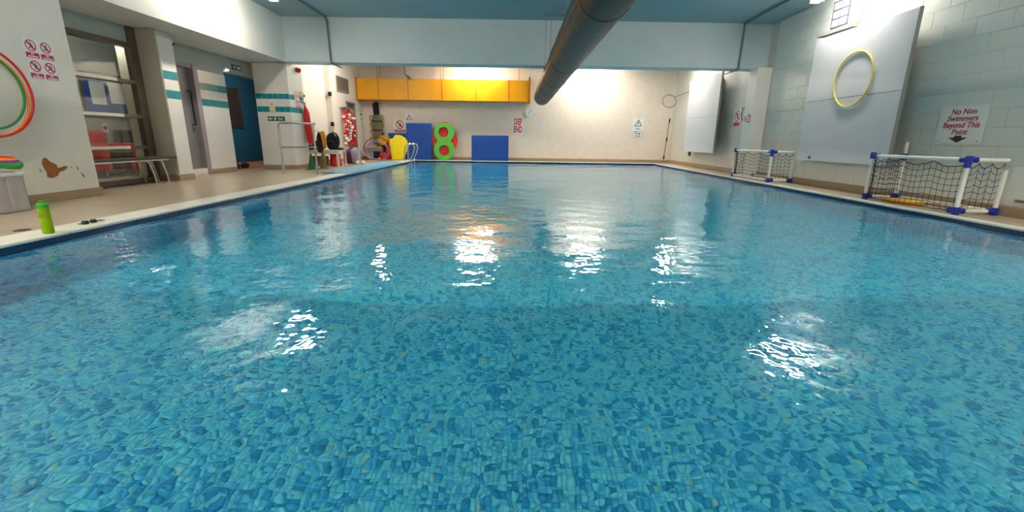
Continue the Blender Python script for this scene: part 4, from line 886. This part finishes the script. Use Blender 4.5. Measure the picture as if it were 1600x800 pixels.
# ------------------------------------------------------------------ right side
def board(name, lab, x, ya, yb, z0, zs, z1, loc):
    t = thing(name, lab, 'wall board', loc)
    MB().box(x, x + .05, ya, yb, zs + .003, z1).build('upper_sheet', M['panel'], t, bevel=.003); MB().box(x, x + .05, ya, yb, z0, zs - .003).build('lower_sheet', M['panel'], t, bevel=.003)
    MB().box(x - .002, x + .052, ya - .012, ya, z0, z1).build('edge_strip', M['edge_grey'], t)
    for y in (ya + .55, yb - .45): MB().box(x + .05, XR + .004, y - .03, y + .03, z0 + .1, z1 - .1).build('batten', M['edge_grey'], t)
    return t
t = board('wall_board', 'large white board standing off the right wall carrying a yellow hoop', 5.55, 6.86, 9.08, .485, 1.56, 2.655, (5.57, 7.95, .48))
MB().box(5.56, XR, 8.2, 9.10, 2.70, 2.735).build('top_ledge', M['edge_grey'], t)
MB().box(5.52, 5.55, 8.66, 8.69, .52, .57).build('catch', M['brown_metal'], t)
board('wall_board', 'far white board standing off the right wall beyond the beam', 5.5, 12.9, 15.2, .49, 1.5, 2.64, (5.52, 14, .49))
tag(MB().tube(ring((5.532, 7.90, 1.83), (0, 1, .06), (0, -.06, 1), .43, n=64), .013, 10, True).build('hula_hoop', M['hoop_yellow'], smooth=True), 'pale yellow hoop hanging on the large white board', 'hoop')
w2 = bpy.data.objects.new('window_2', None); C.objects.link(w2); w2.location = (XR, 8.88, 2.84); w2['kind'] = 'structure'; w2['label'] = 'small glass block window above the large white board'; w2['category'] = 'window'
MB().box(XR - .01, XR + .004, 8.64, 9.12, 2.82, 3.30).build('surround', M['white'], w2)
for r_ in range(3):
    for c_ in range(2): MB().box(XR - .03, XR - .008, 8.68 + c_ * .205, 8.865 + c_ * .205, 2.86 + r_ * .145, 2.985 + r_ * .145).build('pane', M['lilac_glass'], w2, bevel=.008)
mb = MB()
for c_ in range(3): mb.box(XR - .026, XR - .008, 8.662 + c_ * .205, 8.68 + c_ * .205, 2.84, 3.295)
for r_ in range(4): mb.box(XR - .026, XR - .008, 8.662, 9.09, 2.842 + r_ * .145, 2.86 + r_ * .145)
mb.build('mullions', M['mullion'], w2)
t = thing('yellow_sensor', 'small bright yellow box with a wire above the large white board', 'sensor', (5.79, 8.42, 2.72)); MB().box(5.75, XR + .006, 8.36, 8.50, 2.72, 2.80).build('case', M['lemon'], t, bevel=.01); MB().tube([(5.79, 8.36, 2.8), (5.79, 8.34, 3.0), (5.79, 8.33, ZC)], .008, 6).build('wire', M['conduit'], t)
P = frame((XR - .001, 0, 0), FACE_R)
Q = lambda u, v, w=0.: P(-6.09 + u, 1.06 + v, w)
t = thing('no_swimmers_sign', 'white sign warning non swimmers in red italics over a black arrow', 'sign', (XR, 6.09, .83))
sp_ = MB().obox(Q, -.32, .32, -.235, .235, 0, .006).build('plate', M['sign_white'], t, bevel=.002)
mb = MB()
for i, s_ in enumerate(('No Non', 'Swimmers', 'Beyond This', 'Point')): letters(mb, Q, s_, .098, 0, .135 - i * .085, .006, sx=1.02, bold=.0022, shear=.15)
mb.build('lettering', M['print_red'], sp_)
MB().poly(Q, [(-.13, -.16), (-.05, -.16), (-.05, -.135), (.05, -.135), (.05, -.16), (.13, -.16), (0, -.225)], (), .006, .009).build('arrow', M['print_black'], sp_)
for u in (-.27, .27): MB().poly(Q, circ(u, -.205, .008, 8), (), .006, .009).build('screw', M['brown_metal'], sp_)
# signs and handle beyond the beam
t = thing('no_diving_sign', 'white sign with red ring and magenta caption beyond the pilaster', 'sign', (XR, 12.35, 1.2)); Q2 = lambda u, v, w=0.: P(-12.33 + u, 1.41 + v, w)
MB().obox(Q2, -.2, .2, -.22, .22, 0, .006).build('plate', M['sign_white'], t); rg, fg = MB(), MB(); no_sign(lambda a, b, c=0.: Q2(a, b, c + .005), 0, .06, .14, rg, fg, 2); rg.build('ring', M['print_red'], t); fg.build('figure', M['print_black'], t); MB().obox(Q2, -.16, .16, -.2, -.1, .006, .009).build('caption', M['pink'], t)
P3 = frame((5.48, 0, 0), FACE_R); t = thing('no_running_sign', 'round red ringed notice beside a red caption on the pilaster', 'sign', (5.48, 11.12, 1.25)); Q3 = lambda u, v, w=0.: P3(-11.15 + u, 1.34 + v, w)
MB().obox(Q3, -.17, .17, -.11, .13, 0, .006).build('plate', M['sign_white'], t); rg, fg = MB(), MB(); no_sign(lambda a, b, c=0.: Q3(a, b, c + .005), -.075, 0, .08, rg, fg, 0); rg.build('ring', M['print_red'], t); fg.build('figure', M['print_black'], t); MB().obox(Q3, .02, .15, -.09, .10, .006, .009).build('caption', M['print_red'], t)
mb = MB(); text_bar(lambda a, b, c=0.: Q3(a, b, c + .006), .035, .135, -.07, .08, mb, 3); mb.build('caption_print', M['sign_white'], t)
t = thing('grab_handle', 'curved dark grab handle between the two signs by the pilaster', 'handle', (5.78, 11.9, 1.3)); MB().tube([(XR, 11.95, 1.66), (5.73, 11.95, 1.64), (5.70, 11.93, 1.5), (5.72, 11.92, 1.36), (XR, 11.91, 1.33)], .012, 8).build('bar', M['brown_metal'], t, smooth=True); MB().box(5.785, XR + .001, 11.92, 11.98, 1.62, 1.7).build('foot', M['brown_metal'], t)

# ------------------------------------------------------------------ water polo goals
def goal(y0, y1, x0, x1, h, lab, front_bar):
    t = thing('polo_goal', lab, 'goal', ((x0 + x1) / 2, (y0 + y1) / 2, 0), 'folding goals on the right deck')
    r = .024; zb = .045
    def pipe(nm, *p): MB().tube(p, r, 10).build(nm, M['pvc'], t, smooth=True)
    pipe('crossbar', (x0, y0, h), (x0, y1, h))
    pipe('post', (x0, y0, zb), (x0, y0, h)); pipe('post', (x0, y1, zb), (x0, y1, h))
    pipe('rear_post', (x1, y1, zb), (x1, y1, h + .20)); pipe('rear_post', (x1, y0, zb), (x1, y0, h * .82))
    pipe('side_bar', (x0, y1, h), (x1, y1, h * .98)); pipe('side_bar', (x0, y0, h), (x1, y0, h))
    pipe('floor_bar', (x0, y1, zb), (x1, y1, zb)); pipe('floor_bar', (x0, y0, zb), (x1, y0, zb)); pipe('rear_bar', (x1, y0, zb), (x1, y1, zb))
    if front_bar: pipe('front_bar', (x0, y0, zb), (x0, y1, zb))
    def conn(c, arms):
        mb = MB(); mb.tube([Vector(c) - Vector((0, 0, .045)), Vector(c) + Vector((0, 0, .045))], .037, 10)
        for a in arms: mb.tube([Vector(c), Vector(c) + Vector(a) * .09], .034, 10)
        mb.build('connector', M['blue_conn'], t, smooth=True)
    conn((x0, y0, h), ((0, 1, 0), (1, 0, 0), (0, 0, -1))); conn((x0, y1, h), ((0, -1, 0), (1, 0, 0))); conn((x1, y1, h * .98), ((-1, 0, 0),))
    conn((x0, y0, zb), ((1, 0, 0), (0, 1, 0))); conn((x0, y1, zb), ((1, 0, 0),)); conn((x1, y1, zb), ((-1, 0, 0), (0, -1, 0))); conn((x1, y0, zb), ((-1, 0, 0),))
    # net: front, both ends; strands sag between the ties
    mb = MB(); rr = .0032; rd = random.Random(int(y0 * 10))
    def strands(A, L, nu, nv, z0, z1):
        for i in range(nu + 1):
            u = L * i / nu; zt = z1 - .06 * abs(math.sin(PI * 3 * i / nu)); j = rd.uniform(-.012, .012)
            mb.tube([A(u, zt), A(u + j, (zt + z0) * .55), A(u - j, z0)], rr, 4, cap=False)
        for k in range(nv + 1):
            f = k / nv; pts = []
            for i in range(nu * 2 + 1):
                u = L * i / (nu * 2); zt = z1 - .06 * abs(math.sin(PI * 3 * i / (nu * 2))); pts.append(A(u, z0 + (zt - z0) * f + rd.uniform(-.006, .006)))
            mb.tube(pts, rr * (1.6 if k in (0, nv) else 1), 4, cap=False)
    L = y1 - y0
    strands(lambda u, z_: Vector((x0 + .03, y0 + u, z_)), L, 17, 7, .03, h - .03)
    strands(lambda u, z_: Vector((x0 + u, y1 - .02, z_)), x1 - x0, 7, 8, .03, h - .04)
    strands(lambda u, z_: Vector((x0 + u, y0 + .02, z_)), x1 - x0, 6, 7, .03, h - .04)
    n_ = mb.build('net', M['net'], t); n_['kind'] = 'stuff'
    for y in (y0 + .03, y1 - .03): MB().tube([(x0 + .03, y, h - .05), (x0 + .045, y + .01, h * .5), (x0 + .03, y, .04)], .008, 6).build('edge_cord', M['net'], t)
    return t
goal(5.30, 6.74, 5.24, 5.70, .64, 'nearer white pipe goal with black net by the large board', False)
goal(9.42, 11.0, 5.24, 5.70, .62, 'farther white pipe goal with black net by the pilaster', True)
t = thing('yellow_tray', 'flat yellow float lying on the deck inside the nearer goal', 'float', (5.46, 6.3, 0)); MB().poly(lambda u, v, w=0.: Vector((5.46 + u, 6.32 + v, .002 + w)), [(-.1, -.25), (.1, -.25), (.13, -.18), (.13, .2), (.08, .27), (-.1, .25), (-.13, .1)], (), 0, .045).build('foam', M['ochre'], t, bevel=.012); MB().box(5.40, 5.52, 6.1, 6.2, .047, .052).build('label_patch', M['yellow'], t)
t = thing('wall_vent', 'small grey scuff plate low on the right wall by the goal', 'vent', (XR, 5.15, .18)); MB().box(XR - .012, XR + .006, 5.06, 5.2, .17, .205).build('plate', M['edge_grey'], t); MB().box(XR - .016, XR - .01, 5.09, 5.17, .18, .195).build('slot', M['brown_metal'], t)
